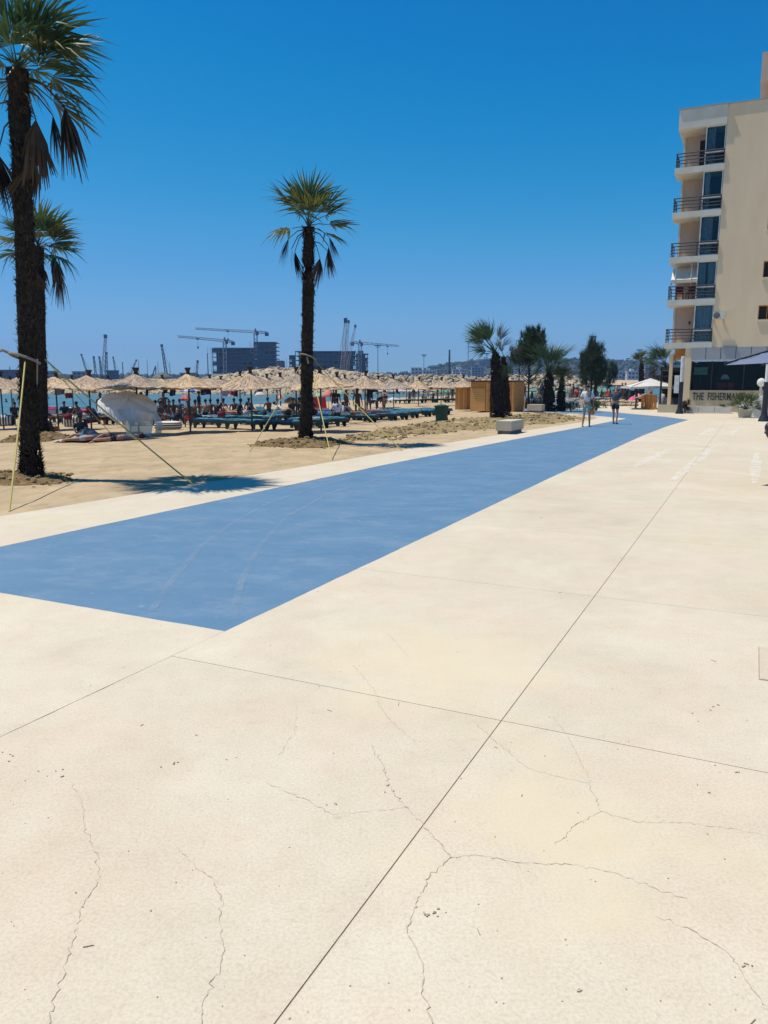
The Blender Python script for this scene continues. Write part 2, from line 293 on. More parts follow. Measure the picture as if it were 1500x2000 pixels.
# ---------------------------------------------------------------- mesh building
class MB:
    def __init__(s): s.v = []; s.f = []; s.mi = []; s.cur = 0
    def add(s, vs, fs):
        o = len(s.v); s.v += [tuple(v) for v in vs]; s.f += [tuple(i + o for i in f) for f in fs]; s.mi += [s.cur] * len(fs); return s
    def box(s, c, d, rz=0.0, top=1.0, rot=None):
        x, y, z = d[0] / 2, d[1] / 2, d[2] / 2
        vs = [Vector((sx * x * (top if sz > 0 else 1), sy * y * (top if sz > 0 else 1), sz * z)) for sz in (-1, 1) for sx, sy in ((-1, -1), (1, -1), (1, 1), (-1, 1))]
        m = rot if rot else Matrix.Rotation(rz, 3, 'Z')
        return s.add([m @ v + Vector(c) for v in vs], [(3, 2, 1, 0), (4, 5, 6, 7), (0, 1, 5, 4), (1, 2, 6, 5), (2, 3, 7, 6), (3, 0, 4, 7)])
    def bx(s, x0, x1, y0, y1, z0, z1): return s.box(((x0 + x1) / 2, (y0 + y1) / 2, (z0 + z1) / 2), (abs(x1 - x0), abs(y1 - y0), abs(z1 - z0)))
    def tube(s, pts, rad, n=8, cap=True):
        pts = [Vector(p) for p in pts]
        if not hasattr(rad, '__len__'): rad = [rad] * len(pts)
        vs = []; fs = []
        up = Vector((0, 0, 1))
        for i, p in enumerate(pts):
            d = (pts[min(i + 1, len(pts) - 1)] - pts[max(i - 1, 0)]).normalized()
            a = d.cross(up)
            if a.length < 1e-3: a = d.cross(Vector((1, 0, 0)))
            a.normalize(); b = d.cross(a)
            for k in range(n):
                q = 2 * math.pi * k / n; vs.append(p + (a * math.cos(q) + b * math.sin(q)) * rad[i])
        for i in range(len(pts) - 1):
            for k in range(n):
                k2 = (k + 1) % n; fs.append((i * n + k, i * n + k2, (i + 1) * n + k2, (i + 1) * n + k))
        if cap: fs.append(tuple(range(n))); fs.append(tuple(range(len(vs) - 1, len(vs) - n - 1, -1)))
        return s.add(vs, fs)
    def lathe(s, prof, n=16, c=(0, 0, 0), jit=0.0, ex=1.0, ey=1.0):
        vs = []; fs = []
        for r, z in prof:
            for k in range(n):
                q = 2 * math.pi * k / n; j = 1 + rnd.uniform(-jit, jit)
                vs.append((c[0] + r * j * ex * math.cos(q), c[1] + r * j * ey * math.sin(q), c[2] + z))
        for i in range(len(prof) - 1):
            for k in range(n):
                k2 = (k + 1) % n; fs.append((i * n + k, i * n + k2, (i + 1) * n + k2, (i + 1) * n + k))
        return s.add(vs, fs)
    def ell(s, c, r, n=10, m=6, rot=None, pw=1.0):
        vs = []; fs = []
        sg = lambda v: math.copysign(abs(v) ** pw, v)
        for i in range(m + 1):
            p = -math.pi / 2 + math.pi * i / m
            for k in range(n):
                q = 2 * math.pi * k / n
                v = Vector((r[0] * sg(math.cos(p)) * sg(math.cos(q)), r[1] * sg(math.cos(p)) * sg(math.sin(q)), r[2] * sg(math.sin(p))))
                if rot: v = rot @ v
                vs.append(v + Vector(c))
        for i in range(m):
            for k in range(n):
                k2 = (k + 1) % n; fs.append((i * n + k, i * n + k2, (i + 1) * n + k2, (i + 1) * n + k))
        return s.add(vs, fs)
    def grid(s, fn, nu, nv):
        vs = [fn(i / nu, j / nv) for j in range(nv + 1) for i in range(nu + 1)]
        return s.add(vs, [(j * (nu + 1) + i, j * (nu + 1) + i + 1, (j + 1) * (nu + 1) + i + 1, (j + 1) * (nu + 1) + i) for j in range(nv) for i in range(nu)])
    def rock(s, c, r, seed, flat=.75):
        q = random.Random(seed); n = 7
        off = len(s.v); vs = []; fs = []
        rings = [(-.9, .5), (-.3, .95), (.35, .9), (.85, .45)]
        for z, w in rings:
            a0 = q.random()
            for k in range(n):
                a = 2 * math.pi * (k + a0 * .6) / n; j = q.uniform(.75, 1.2)
                vs.append((c[0] + r * w * j * math.cos(a), c[1] + r * w * j * math.sin(a), c[2] + r * flat * (z + q.uniform(-.15, .15))))
        for i in range(3):
            for k in range(n):
                k2 = (k + 1) % n; fs.append((i * n + k, i * n + k2, (i + 1) * n + k2, (i + 1) * n + k))
        fs.append(tuple(range(n - 1, -1, -1))); fs.append(tuple(range(3 * n, 4 * n)))
        return s.add(vs, fs)
    def mesh(s, name, mats, smooth=False):
        me = bpy.data.meshes.new(name); me.from_pydata(s.v, [], s.f)
        for m in (mats if isinstance(mats, (list, tuple)) else [mats]): me.materials.append(M[m] if isinstance(m, str) else m)
        if any(s.mi): me.polygons.foreach_set('material_index', s.mi)
        if smooth: me.polygons.foreach_set('use_smooth', [True] * len(s.f))
        me.update(); return me
    def obj(s, name, mats, parent=None, smooth=False, kind=None, loc=None, rotz=0.0):
        return link(name, s.mesh(name, mats, smooth), parent, kind, loc, rotz)
def link(name, me, parent=None, kind=None, loc=None, rotz=0.0, rot=None):
    o = bpy.data.objects.new(name, me); COL.objects.link(o)
    if parent: o.parent = parent
    if kind: o['kind'] = kind
    if loc is not None: o.location = loc
    o.rotation_euler = rot if rot else (0, 0, rotz)
    return o
def tag(o, label, cat, group=None):
    o['label'] = label; o['category'] = cat
    if group: o['group'] = group
    return o
def thing(name, label, cat, loc=(0, 0, 0), rotz=0.0, group=None, scale=1.0):
    o = bpy.data.objects.new(name, None); COL.objects.link(o); o.location = loc; o.rotation_euler = (0, 0, rotz); o.empty_display_size = .1
    o.scale = (scale,) * 3
    return tag(o, label, cat, group)
def kids(o): return [c for c in ALLK.get(o.name, [])] if False else list(o.children)
def dup(o, label, loc, rotz=0.0, group=None, scale=None):
    r = o.copy(); COL.objects.link(r); r.location = loc; r.rotation_euler = (0, 0, rotz); r['label'] = label
    if group: r['group'] = group
    if scale: r.scale = (scale,) * 3
    for ch in list(o.children):
        c = ch.copy(); COL.objects.link(c); c.parent = r
        for g2 in list(ch.children):
            d = g2.copy(); COL.objects.link(d); d.parent = c
    return r
def recolour(root, part, m):
    for c in root.children:
        if c.name.split('.')[0] == part:
            c.material_slots[0].link = 'OBJECT'; c.material_slots[0].material = M[m]
    return root
def ribbon(mb, pts, w, z):
    pts = [Vector((p[0], p[1], 0)) for p in pts]; vs = []
    for i, p in enumerate(pts):
        d = (pts[min(i + 1, len(pts) - 1)] - pts[max(i - 1, 0)]).normalized(); nn = Vector((-d.y, d.x, 0))
        ww = w[i] if hasattr(w, '__len__') else w
        zz = z(p) if callable(z) else z
        vs += [p + nn * ww / 2 + Vector((0, 0, zz)), p - nn * ww / 2 + Vector((0, 0, zz))]
    mb.add(vs, [(2 * i, 2 * i + 1, 2 * i + 3, 2 * i + 2) for i in range(len(pts) - 1)])

# ================================================================ THE SETTING
def extrude_poly(mb, pts, z0, z1):
    n = len(pts)
    mb.add([(p[0], p[1], z1) for p in pts] + [(p[0], p[1], z0) for p in pts], [tuple(range(n))] + [(i, i + n, (i + 1) % n + n, (i + 1) % n) for i in range(n)])
def ccw(pts):
    a = sum(pts[i][0] * pts[(i + 1) % len(pts)][1] - pts[(i + 1) % len(pts)][0] * pts[i][1] for i in range(len(pts)))
    return pts if a > 0 else pts[::-1]
ST2W = lambda q: W(q[0], q[1])
EDGE = [(-8, -10.9), (3, -10.45), (7.7, -10.1), (11.9, -9.78), (20.4, -9.28), (29.5, -8.55), (38.5, -7.68), (43.2, -7.69)]
def edge_t(s):
    for (a, b), (c, d) in zip(EDGE, EDGE[1:]):
        if s <= c: return b + (d - b) * (s - a) / (c - a)
    return EDGE[-1][1]
BL = [(4.80, -8.25), (16.7, -7.99), (25.9, -7.47), (34, -6.85), (43.6, -6.2)]            # sea-side edge of the blue lane
BR = [(4.80, -3.74), (16.2, -3.75), (30, -3.66), (37, -3.45), (43.5, -3.03)]               # land-side edge
inner = [ST(G(x, y)) for x, y in ((1165, 812.2), (1090, 807.6), (1000, 801.5))]
outer = [ST(G(x, y)) for x, y in ((1300, 814), (1230, 808), (1150, 800), (1090, 794.5), (1000, 786))]
lane = [(a, b + .02) for a, b in BR] + outer + inner[::-1] + [(a, b - .03) for a, b in BL[::-1]]
prom = MB(); extrude_poly(prom, ccw([ST2W(q) for q in [(-8, 20), (-8, -16)] + [(3, -16)] + EDGE[1:] + [ST(G(1100, 812)), ST(G(995, 804)), ST(G(1000, 786)), (80, -20), (80, 20)]]), -.30, -.0045)
promenade = prom.obj('promenade', 'joint', kind='structure')
def ragged(pts, amp=.007, step=.11):
    out = []
    for (a, b), (c, d) in zip(pts, pts[1:]):
        n = max(1, int(abs(c - a) / step))
        out += [(a + (c - a) * i / n, b + (d - b) * i / n + amp * (noise.noise((a + (c - a) * i / n, b * .3, 1.7)) + .8 * noise.noise((9 * (a + (c - a) * i / n), b, 3)))) for i in range(n)]
    return out + [pts[-1]]
def slab(pts, m='concrete', name='paving_slab'):
    b = MB(); extrude_poly(b, ccw([ST2W(q) for q in pts]), -.05, 0.0); return b.obj(name, m, promenade)
g = .0022
slab([(-6, -16), (-6, -3.74 - g), (4.80, -3.74 - g)] + [(4.80 + .006 * (noise.noise((i * .2, 1, 0)) + .7 * noise.noise((i * 1.1, 5, 0))), -3.76 - i * .1) for i in range(1, 45)] + [(4.80, -8.25), (4.80, -10.35), (3, -10.45), (3, -16)])
slab([(4.805, edge_t(4.8))] + [(a, b) for a, b in EDGE if a > 5] + [ST(G(1100, 812)), ST(G(995, 804))] + inner[::-1] + ragged([(a, b - .0) for a, b in BL[::-1]], .012))
rows = [-6, 4.17] + [4.17 + 2.97 * k for k in range(1, 5)] + [24.9, 43.5]
cols = [-3.74, -1.22, 1.28, 3.80, 6.3, 18]
for i in range(len(rows) - 1):
    for j in range(len(cols) - 1):
        gs = .0028 if i < 2 else .0012
        s0, s1 = rows[i] + gs, rows[i + 1] - gs; t0, t1 = cols[j] + (g if j != 1 else .0030), cols[j + 1] - (g if j else .0045)
        if j == 0:
            br = [(a, b + .006) for a, b in BR if s0 < a < s1]
            f = lambda s: next((b + (d - b) * (s - a) / (c - a) for (a, b), (c, d) in zip(BR, BR[1:]) if a <= s <= c), -3.74) + .006
            e_ = [(s0, f(s0) if s0 > 4.8 else t0)] + ([(4.80, -3.738)] if s0 < 4.8 < s1 else []) + br + [(s1, f(s1) if s1 > 4.8 else t0)]
            slab(ragged(e_, .008) + [(s1, t1), (s0, t1)])
        else: slab([(s0, t0), (s1, t0), (s1, t1), (s0, t1)])
slab([(43.51, 18)] + [(43.51, -3.02)] + [(a + .01, b + .01) for a, b in outer] + [(79, -19), (79, 18)])
lane_mb = MB(); extrude_poly(lane_mb, ccw([ST2W(q) for q in lane]), -.05, -.002); lane_o = lane_mb.obj('cycle_lane', 'blue', kind='structure')

# access cover let into the paving at the frame's edge
cov = thing('access_cover', 'square access cover with a dark joint let into the cream paving', 'cover', G(1583, 1308), ROT)
c_ = MB(); c_.bx(-.33, .33, -.36, .36, -.03, .003); c_.obj('rim', 'joint', cov)
c_ = MB(); c_.bx(-.322, .322, -.352, .352, -.03, .006); c_.obj('lid', 'concrete', cov)

# cracks, traced where they run across the slabs
def crack(pts, w0, w1, name='crack', m='crack', jit=.012):
    P = [G(*p) for p in pts]; out = [P[0]]
    q = random.Random(len(pts) * 31 + int(pts[0][0]))
    for a, b in zip(P, P[1:]):
        n = max(2, int((b - a).length / .016))
        for i in range(1, n + 1):
            v = a.lerp(b, i / n)
            if i < n: v = v + Vector((q.gauss(0, jit * .42), q.gauss(0, jit * .42), 0))
            out.append(v)
    ws = [(w0 + (w1 - w0) * i / len(out)) * .72 * q.choice((.35, .6, .9, 1.0, 1.6)) for i in range(len(out))]
    mb = MB(); ribbon(mb, out, ws, .0025); return mb.obj(name, m, promenade)
for pts, w0, w1 in (
    ([(90, 2010), (110, 1940), (140, 1850), (160, 1770), (195, 1715), (190, 1670), (165, 1615), (160, 1570), (140, 1530)], .005, .0022),
    ([(398, 2010), (395, 1960), (430, 1890), (437, 1850), (428, 1800), (435, 1760), (415, 1715), (390, 1700), (345, 1655)], .0045, .002),
    ([(845, 2000), (828, 1950), (825, 1880), (795, 1820), (815, 1760), (840, 1710), (880, 1675), (825, 1610), (765, 1545), (745, 1490), (725, 1455)], .006, .0028),
    ([(880, 1675), (930, 1670), (1010, 1685), (1120, 1690), (1210, 1708), (1280, 1735), (1345, 1757)], .0035, .002),
    ([(1340, 1812), (1420, 1860), (1465, 1925), (1500, 1975)], .004, .003), ([(1280, 1790), (1340, 1812)], .002, .004),
    ([(1085, 1650), (1125, 1610), (1173, 1585), (1150, 1530), (1050, 1508), (1030, 1500), (970, 1450), (920, 1405)], .003, .0022),
    ([(1173, 1585), (1240, 1605), (1340, 1608), (1440, 1620), (1500, 1632)], .003, .002),
    ([(520, 1530), (600, 1562), (645, 1590), (750, 1583), (800, 1575)], .003, .002), ([(545, 1475), (575, 1430), (580, 1380)], .0025, .0015),
    ([(735, 1370), (765, 1410), (800, 1440), (815, 1455)], .003, .002), ([(1155, 1530), (1110, 1440), (1080, 1400)], .002, .0015),
    ([(760, 1240), (790, 1275), (800, 1290)], .0025, .0015), ([(840, 1145), (880, 1180)], .0025, .0015), ([(690, 1300), (730, 1345), (740, 1370)], .002, .0015)):
    crack(pts, w0, w1)
# old white paint worn from the paving and two tyre tracks dusted over the blue
def worn(name, base, alpha):
    m = bpy.data.materials.new(name); m.use_nodes = True; n = m.node_tree.nodes; l = m.node_tree.links
    b = n['Principled BSDF']; b.inputs['Base Color'].default_value = (*base, 1); b.inputs['Roughness'].default_value = .85
    tc = n.new('ShaderNodeTexCoord'); nz = n.new('ShaderNodeTexNoise'); nz.inputs['Scale'].default_value = 2.6; nz.inputs['Detail'].default_value = 9; nz.inputs['Roughness'].default_value = .7
    l.new(tc.outputs['Object'], nz.inputs['Vector'])
    rp = n.new('ShaderNodeValToRGB'); rp.color_ramp.elements[0].position = .36; rp.color_ramp.elements[1].position = .66; rp.color_ramp.elements[1].color = (alpha,) * 3 + (1,)
    t = n.new('ShaderNodeBsdfTransparent'); mx = n.new('ShaderNodeMixShader'); l.new(nz.outputs[0], rp.inputs[0]); l.new(rp.outputs[0], mx.inputs[0])
    l.new(t.outputs[0], mx.inputs[1]); l.new(b.outputs[0], mx.inputs[2]); l.new(mx.outputs[0], n['Material Output'].inputs[0]); return m
M['wornwhite'] = worn('worn white paint', (.84, .81, .73), .68); M['track'] = worn('dusty track', (.28, .37, .47), .40)
for a, b, w in (((1238, 912), (1312, 876), .30), ((1314, 938), (1392, 874), .26), ((1368, 850), (1394, 836), .30), ((1428, 850), (1442, 838), .26), ((1474, 944), (1478, 884), .22), ((1392, 872), (1422, 866), .12)):
    p, q = G(*a), G(*b); mb = MB(); n = 10
    ribbon(mb, [p.lerp(q, i / n) for i in range(n + 1)], [w * (.35 + .65 * math.sin(math.pi * (i + .6) / (n + 1.2))) * rnd.uniform(.7, 1.2) for i in range(n + 1)], .004)
    mb.obj('worn_marking', 'wornwhite', promenade)
for pts in (((295, 1195), (340, 1130), (390, 1070), (450, 1025), (520, 985), (620, 950), (720, 925)), ((455, 1212), (470, 1140), (505, 1070), (560, 1010), (640, 965), (740, 935), (900, 890))):
    P = [G(*p) for p in pts]; Q = []
    for a, b in zip(P, P[1:]): Q += [a.lerp(b, i / 6) for i in range(6)]
    mb = MB(); ribbon(mb, Q, .07, .003); mb.obj('tyre_track', 'track', lane_o)
# grit, seeds and twigs scattered over the paving
mb = MB(); q = random.Random(5)
for i in range(190):
    px, py = q.uniform(0, 1500), 900 + 1100 * q.random() ** .8
    p = G(px, py); r = q.uniform(.0015, .0042)
    if q.random() < .08: mb.box((p.x, p.y, .003), (q.uniform(.015, .05), .0025, .003), q.uniform(0, 3))
    else: mb.rock((p.x, p.y, r * .5), r, i, .6)
for px, py in ((108, 1506), (20, 1478), (330, 1490), (1372, 1540), (846, 1786), (828, 1784), (1428, 1503), (1131, 1940), (652, 1575), (765, 1548), (1461, 1884), (1408, 1385), (1358, 1395)):
    for _ in range(q.randint(2, 5)):
        p = G(px + q.gauss(0, 14), py + q.gauss(0, 6)); mb.box((p.x, p.y, .003), (q.uniform(.006, .018), q.uniform(.003, .007), .004), q.uniform(0, 3))
mb.obj('grit_litter', 'grit', kind='stuff')

# beach, sea bed and shore: one sheet
def beach_z(s, t):
    ed = edge_t(max(min(s, 43.2), -8)) - t; z = zs_t(t) - .004
    if ed < .8: z += -.012 + .022 * min(1, max(0, ed + .15) / .45) + .007 * noise.noise((s * 2.1, t * 3, 2)) + .006 * noise.noise((s * 7, t * 7, 5))
    if t < edge_t(max(min(s, 43), -8)) - .5:
        p = W(s, t); f = min(1, (edge_t(max(min(s, 43), -8)) - t) / 3)
        z += f * (.05 * noise.noise((p.x * .45, p.y * .45, 0)) + .028 * noise.noise((p.x * 1.7, p.y * 1.7, 3)) + .018 * noise.noise((p.x * 4, p.y * 4, 7)))
    return z
mb = MB(); n_s, n_t = 420, 150
def beach_fn(u, v):
    s = -14 + 330 * u ** 2.2; e = edge_t(min(max(s, -8), 43.2)) if s < 43.2 else -7.69 - (s - 43.2) * .35
    t = e + .16 - 190 * v ** 1.9
    return W(s, t, beach_z(s, t))
mb.grid(beach_fn, n_s, n_t); mb.obj('beach_sand', 'sand', kind='structure', smooth=True)
mb = MB(); mb.add([(-2380, -40, -2.4), (2380, -40, -2.4), (2380, 2380, -2.4), (-2380, 2380, -2.4)], [(0, 1, 2, 3)]); mb.obj('ground', 'sand', kind='structure')
mb = MB(); mb.add([(-2370, 40, -.80), (300, 40, -.80), (600, 2370, -.80), (-2370, 2370, -.80)], [(0, 1, 2, 3)]); mb.obj('sea', 'sea', kind='structure')
mb = MB(); mb.grid(lambda u, v: W(54 + 380 * u, 330 - 345 * v + 40 * u * v, -.04), 2, 2); mb.obj('inland_ground', 'land', kind='structure')

# dug soil along the promenade edge, and clods over it
SOIL = [(23.2, -13.0), (26, -13.8), (31, -14.6), (37, -15.0), (42, -14.3), (47, -12.6), (50, -12.3)]
def soil_far(s):
    for (a, b), (c, d) in zip(SOIL, SOIL[1:]):
        if s <= c: return b + (d - b) * (s - a) / (c - a)
    return SOIL[-1][1]
def soil_near(s): return -10.9 + max(0, s - 26) * .20 if s < 36 else edge_t(min(s, 43)) - .25 - max(0, s - 43.2) * .62
def soil_pt(u, v):
    s = 23.2 + 25.6 * u; a, b = soil_far(s), soil_near(s); t = a + (b - a) * v
    p = W(s, t); k = min(1, 4 * v, 4 * (1 - v), 6 * u, 6 * (1 - u)) ; k = max(k, 0) ** .6
    h = k * (.10 + .09 * noise.noise((p.x * .6, p.y * .6, 1)) + .07 * noise.noise((p.x * 2.2, p.y * 2.2, 5)) + .05 * noise.noise((p.x * 6, p.y * 6, 9)))
    return Vector((p.x, p.y, zs(p.x, p.y) - .05 + h))
mb = MB(); mb.grid(soil_pt, 220, 46); mb.obj('dug_soil', 'soil', kind='structure')
mb = MB(); q = random.Random(11)
for i in range(1500):
    p = soil_pt(q.random(), q.random()); r = .02 + .075 * q.random() ** 3
    mb.rock((p.x + q.gauss(0, .1), p.y + q.gauss(0, .1), p.z + r * .2), r, i, .7)
mb.obj('soil_clods', 'clod', kind='stuff')
def mound(c, rx, ry, h, seed, m='mulch'):
    def fn(u, v):
        a = 2 * math.pi * u; w = 1 + .28 * noise.noise((math.cos(a) * 1.3 + seed, math.sin(a) * 1.3, 0)); x = rx * v * w * math.cos(a); y = ry * v * w * math.sin(a)
        z = h * (1 - v ** 2) ** .8 if v < 1 else 0
        z += (1 - v ** 3) * (.07 * noise.noise((x * 2 + seed, y * 2, 0)) + .06 * noise.noise((x * 5 + seed, y * 5, 2)) + .04 * noise.noise((x * 12, y * 12, seed)))
        return Vector((c.x + x, c.y + y, zs(c.x + x, c.y + y) - .04 + z))
    mb = MB(); mb.grid(fn, 48, 14); mb.obj('soil_mound', m, kind='structure')
    mb = MB(); q = random.Random(seed)
    for i in range(420):
        v = q.random() ** .55 * 1.12; p = fn(q.random(), min(v, .999)); k = max(1, v); r = .015 + .05 * q.random() ** 3
        mb.rock((c.x + (p.x - c.x) * k, c.y + (p.y - c.y) * k, p.z + .3 * r), r, i, .7)
    mb.obj('mound_clods', 'clod', kind='stuff')
PALM1, PALM2, PALM3 = G(62, 932), S(82, 858), S(597, 866)
mound(PALM1 + Vector((-.45, -.5, 0)), 1.75, 1.25, .16, 3); mound(PALM2 + Vector((.1, -.4, 0)), 1.5, 1.2, .32, 8); mound(PALM3 + Vector((-.05, -.25, 0)), 1.65, 1.35, .22, 5)

# breakwater of quarried stone across the water
BW_Y = 184.0
CREST = [(-900, 741), (0, 741), (300, 740.5), (410, 738.5), (440, 732), (480, 724), (525, 719), (570, 719), (620, 724), (650, 719), (690, 724), (720, 731), (780, 735), (860, 734), (930, 736), (1000, 734), (1060, 731), (1110, 736), (1150, 741), (1175, 752), (1190, 758)]
def crest_z(px):
    for (a, b), (c, d) in zip(CREST, CREST[1:]):
        if px <= c: return A(px, b + (d - b) * (px - a) / (c - a), BW_Y).z
    return -.9
def bw_pt(px, v):                      # v 0 = toe on this side, 1 = crest, 2 = far toe
    h = crest_z(px); x = A(px, 745, BW_Y).x; z = -1.2 + (h + 1.2) * (1 - abs(1 - v)) ** .8
    y = BW_Y + (h + 1.2) * 1.5 * (v - 1)
    j = min(1, max(0, v * 3))
    return Vector((x, y + .6 * noise.noise((x * .5, y * .5, 4)), z + j * (.55 * noise.noise((x * .35, y * .35, 2)) + .3 * noise.noise((x * 1.1, y * 1.1, 6)))))
mb = MB(); mb.grid(lambda u, v: bw_pt(-500 + 1690 * u, 2 * v), 420, 18); bw = mb.obj('breakwater', 'rock', kind='structure')
rk = [MB().rock((0, 0, 0), 1.0, 100 + i, .75).mesh('rock', ['rock']) for i in range(8)]
q = random.Random(21)
for i in range(300):
    px = q.uniform(700, 1165) if i < 215 else q.uniform(430, 700); v = q.uniform(.1, 1.02); p = bw_pt(px, v)
    o = link('rock', rk[i % 8], bw, loc=p, rot=(q.uniform(-.4, .4), q.uniform(-.4, .4), q.uniform(0, 6.3))); r = q.uniform(.35, .95) if px > 700 else q.uniform(.25, .55); o.scale = (r * q.uniform(.8, 1.3), r, r * q.uniform(.7, 1))
    if q.random() < .3: o.material_slots[0].link = 'OBJECT'; o.material_slots[0].material = M['rockgrey']
mb = MB()
for i in range(2600):
    px = q.uniform(60, 1170); p = bw_pt(px, q.uniform(.05, 1.08)); mb.cur = 1 if q.random() < .18 else 0; mb.rock(p, q.uniform(.18, .55) if px > 690 else q.uniform(.10, .30), i)
mb.obj('rubble', ['rock', 'rockgrey'], bw, kind='stuff')

# far shore, harbour land and the wooded hill with the town
mb = MB(); mb.bx(-2360, 2360, 430, 2360, -2.3, 1.2); mb.obj('harbour_land', 'land', kind='structure')
HILL = [(-400, 738), (60, 737), (300, 737), (560, 737), (700, 735), (780, 733), (820, 728), (850, 720), (880, 714), (920, 709), (960, 704), (1000, 701), (1040, 700), (1100, 706), (1160, 707), (1200, 708), (1260, 711), (1330, 716), (1420, 722), (1600, 728), (1900, 735)]
def hill_fn(u, v):
    px = -400 + 2300 * u
    py = next((b + (d - b) * (px - a) / (c - a) for (a, b), (c, d) in zip(HILL, HILL[1:]) if px <= c), 737)
    top = A(px, py, 1700); k = math.sin(math.pi / 2 * min(1, v / .7)) if v < .7 else math.cos(math.pi / 2 * (v - .7) / .3)
    Y = 1000 + 1000 * v; x = top.x * Y / 1700
    return Vector((x, Y, .6 + (top.z - .6) * max(k, 0) + k * (3.5 * noise.noise((x * .02, Y * .02, 0)) + 2.2 * noise.noise((x * .07, Y * .05, 4)))))
mb = MB(); mb.grid(hill_fn, 300, 26); mb.obj('hill', 'hill', kind='structure')
mb = MB(); q = random.Random(4)
for i in range(2600):
    u, v = q.random() * .75 + .2, q.uniform(.02, .72); p = hill_fn(u, v); r = q.uniform(2, 5.5)
    if p.z < 3 and q.random() < .6: continue
    mb.rock((p.x, p.y, p.z + r * .4), r, i, .9)
mb.obj('hillside_trees', 'needle', kind='stuff')

def far_building(name, label, px0, px1, ytop, ybot, Y, m, cat='building', group=None, floors=None, seed=0, roof=None):
    a, b = A(px0, ybot, Y), A(px1, ytop, Y); w = b.x - a.x; h = max(b.z - min(a.z, 1.0), 3); z0 = min(a.z, 40)
    h = b.z - z0; d = max(10, w * .7)
    t = thing(name, label, cat, ((a.x + b.x) / 2, Y + d / 2, z0), 0, group)
    mb = MB(); mb.bx(-w / 2, w / 2, -d / 2, d / 2, -6, h); mb.obj('wall', m, t)
    mb = MB(); mb.bx(-w / 2 - .4, w / 2 + .4, -d / 2 - .4, d / 2 + .4, h, h + .8)
    if seed % 2: mb.bx(-w * .2, w * .1, -2, 3, h + .8, h + 3.4)
    mb.obj('roof', roof or m, t)
    fl = floors or max(2, int(h / 3.2)); nw = max(3, int(w / 3.6))
    for k in range(fl):
        z = h * (k + .3) / fl
        mb = MB()
        for i in range(nw):
            x = -w / 2 + w * (i + .5) / nw; mb.bx(x - w / nw * .3, x + w / nw * .3, -d / 2 - .06, -d / 2 + .3, z, z + h / fl * .5)
        mb.obj('window_band', 'winfar', t)['kind'] = 'stuff'
        mb = MB(); mb.bx(-w / 2 * .96, w / 2 * .96, -d / 2 - 1.1, -d / 2 - .05, z - h / fl * .2, z - h / fl * .05); mb.obj('balcony', m, t)
    return t
TG = 'town buildings on and below the hill'
far_building('apartment_block', 'pale flat-roofed apartment block beside the first lamp mast', 803, 824, 719, 738, 1000, 'townw', group=TG)
far_building('apartment_block', 'low white apartment block at the foot of the hill', 826, 850, 724, 738, 980, 'townw', group=TG, seed=1)
far_building('apartment_block', 'cream block standing just behind the thick dark pole', 853, 874, 722, 738, 990, 'townc', group=TG)
far_building('apartment_block', 'white slab block beyond the moored yacht', 884, 912, 722, 738, 1010, 'townw', group=TG, seed=1)
far_building('apartment_block', 'grey block between the yacht and the kiosk palm', 921, 945, 718, 738, 1000, 'towng', group=TG)
far_building('hotel_block', 'long grey block high on the hill behind the small pine', 990, 1042, 700, 722, 1250, 'towng', group=TG, floors=6)
far_building('apartment_block', 'white columned block below the long grey hilltop block', 992, 1024, 720, 738, 950, 'townw', group=TG, floors=4)
far_building('apartment_block', 'pale block glimpsed between the pine trunk and the bushy palm', 1026, 1060, 722, 738, 960, 'townc', group=TG, seed=1)
far_building('apartment_block', 'brick coloured house on the slope over the rocks', 1072, 1100, 724, 738, 980, 'townr', group=TG)
far_building('apartment_block', 'slim white tower block behind the dark conifer', 1194, 1216, 726, 741, 900, 'townw', group=TG)
far_building('apartment_block', 'white balconied block above the thatched bar roof', 1226, 1248, 726, 741, 905, 'townw', group=TG, seed=1)
far_building('apartment_block', 'cream eight storey block above the white parasol', 1258, 1288, 715, 741, 860, 'townc', group=TG, floors=8)
far_building('apartment_block', 'small grey block near the hill top above the thatched bar', 1205, 1222, 711, 719, 1500, 'towng', group=TG)
far_building('apartment_block', 'small white house near the hill top above the white parasol', 1232, 1246, 709, 716, 1560, 'townw', group=TG)
far_building('apartment_block', 'small red roofed house on the ridge beside the dark conifer', 1186, 1198, 706, 711, 1600, 'townc', group=TG, roof='townr')
tk = A(946, 722, 1300); tank = thing('round_tower', 'round grey drum shaped building on the hill beside the kiosk palm', 'building', (tk.x, 1300, tk.z))
mb = MB(); mb.lathe([(13.5, -8), (13.5, 17), (12.5, 18.5), (0, 18.5)], 24); mb.obj('drum', 'towng', tank)
mb = MB(); mb.bx(6, 20, -6, 8, -8, 17.5); mb.obj('annexe', 'netting', tank)
for k in range(5):
    mb = MB(); mb.lathe([(13.6, 1 + k * 3.2), (13.9, 1.2 + k * 3.2), (13.6, 1.8 + k * 3.2)], 24); mb.obj('storey_band', 'winfar', tank)

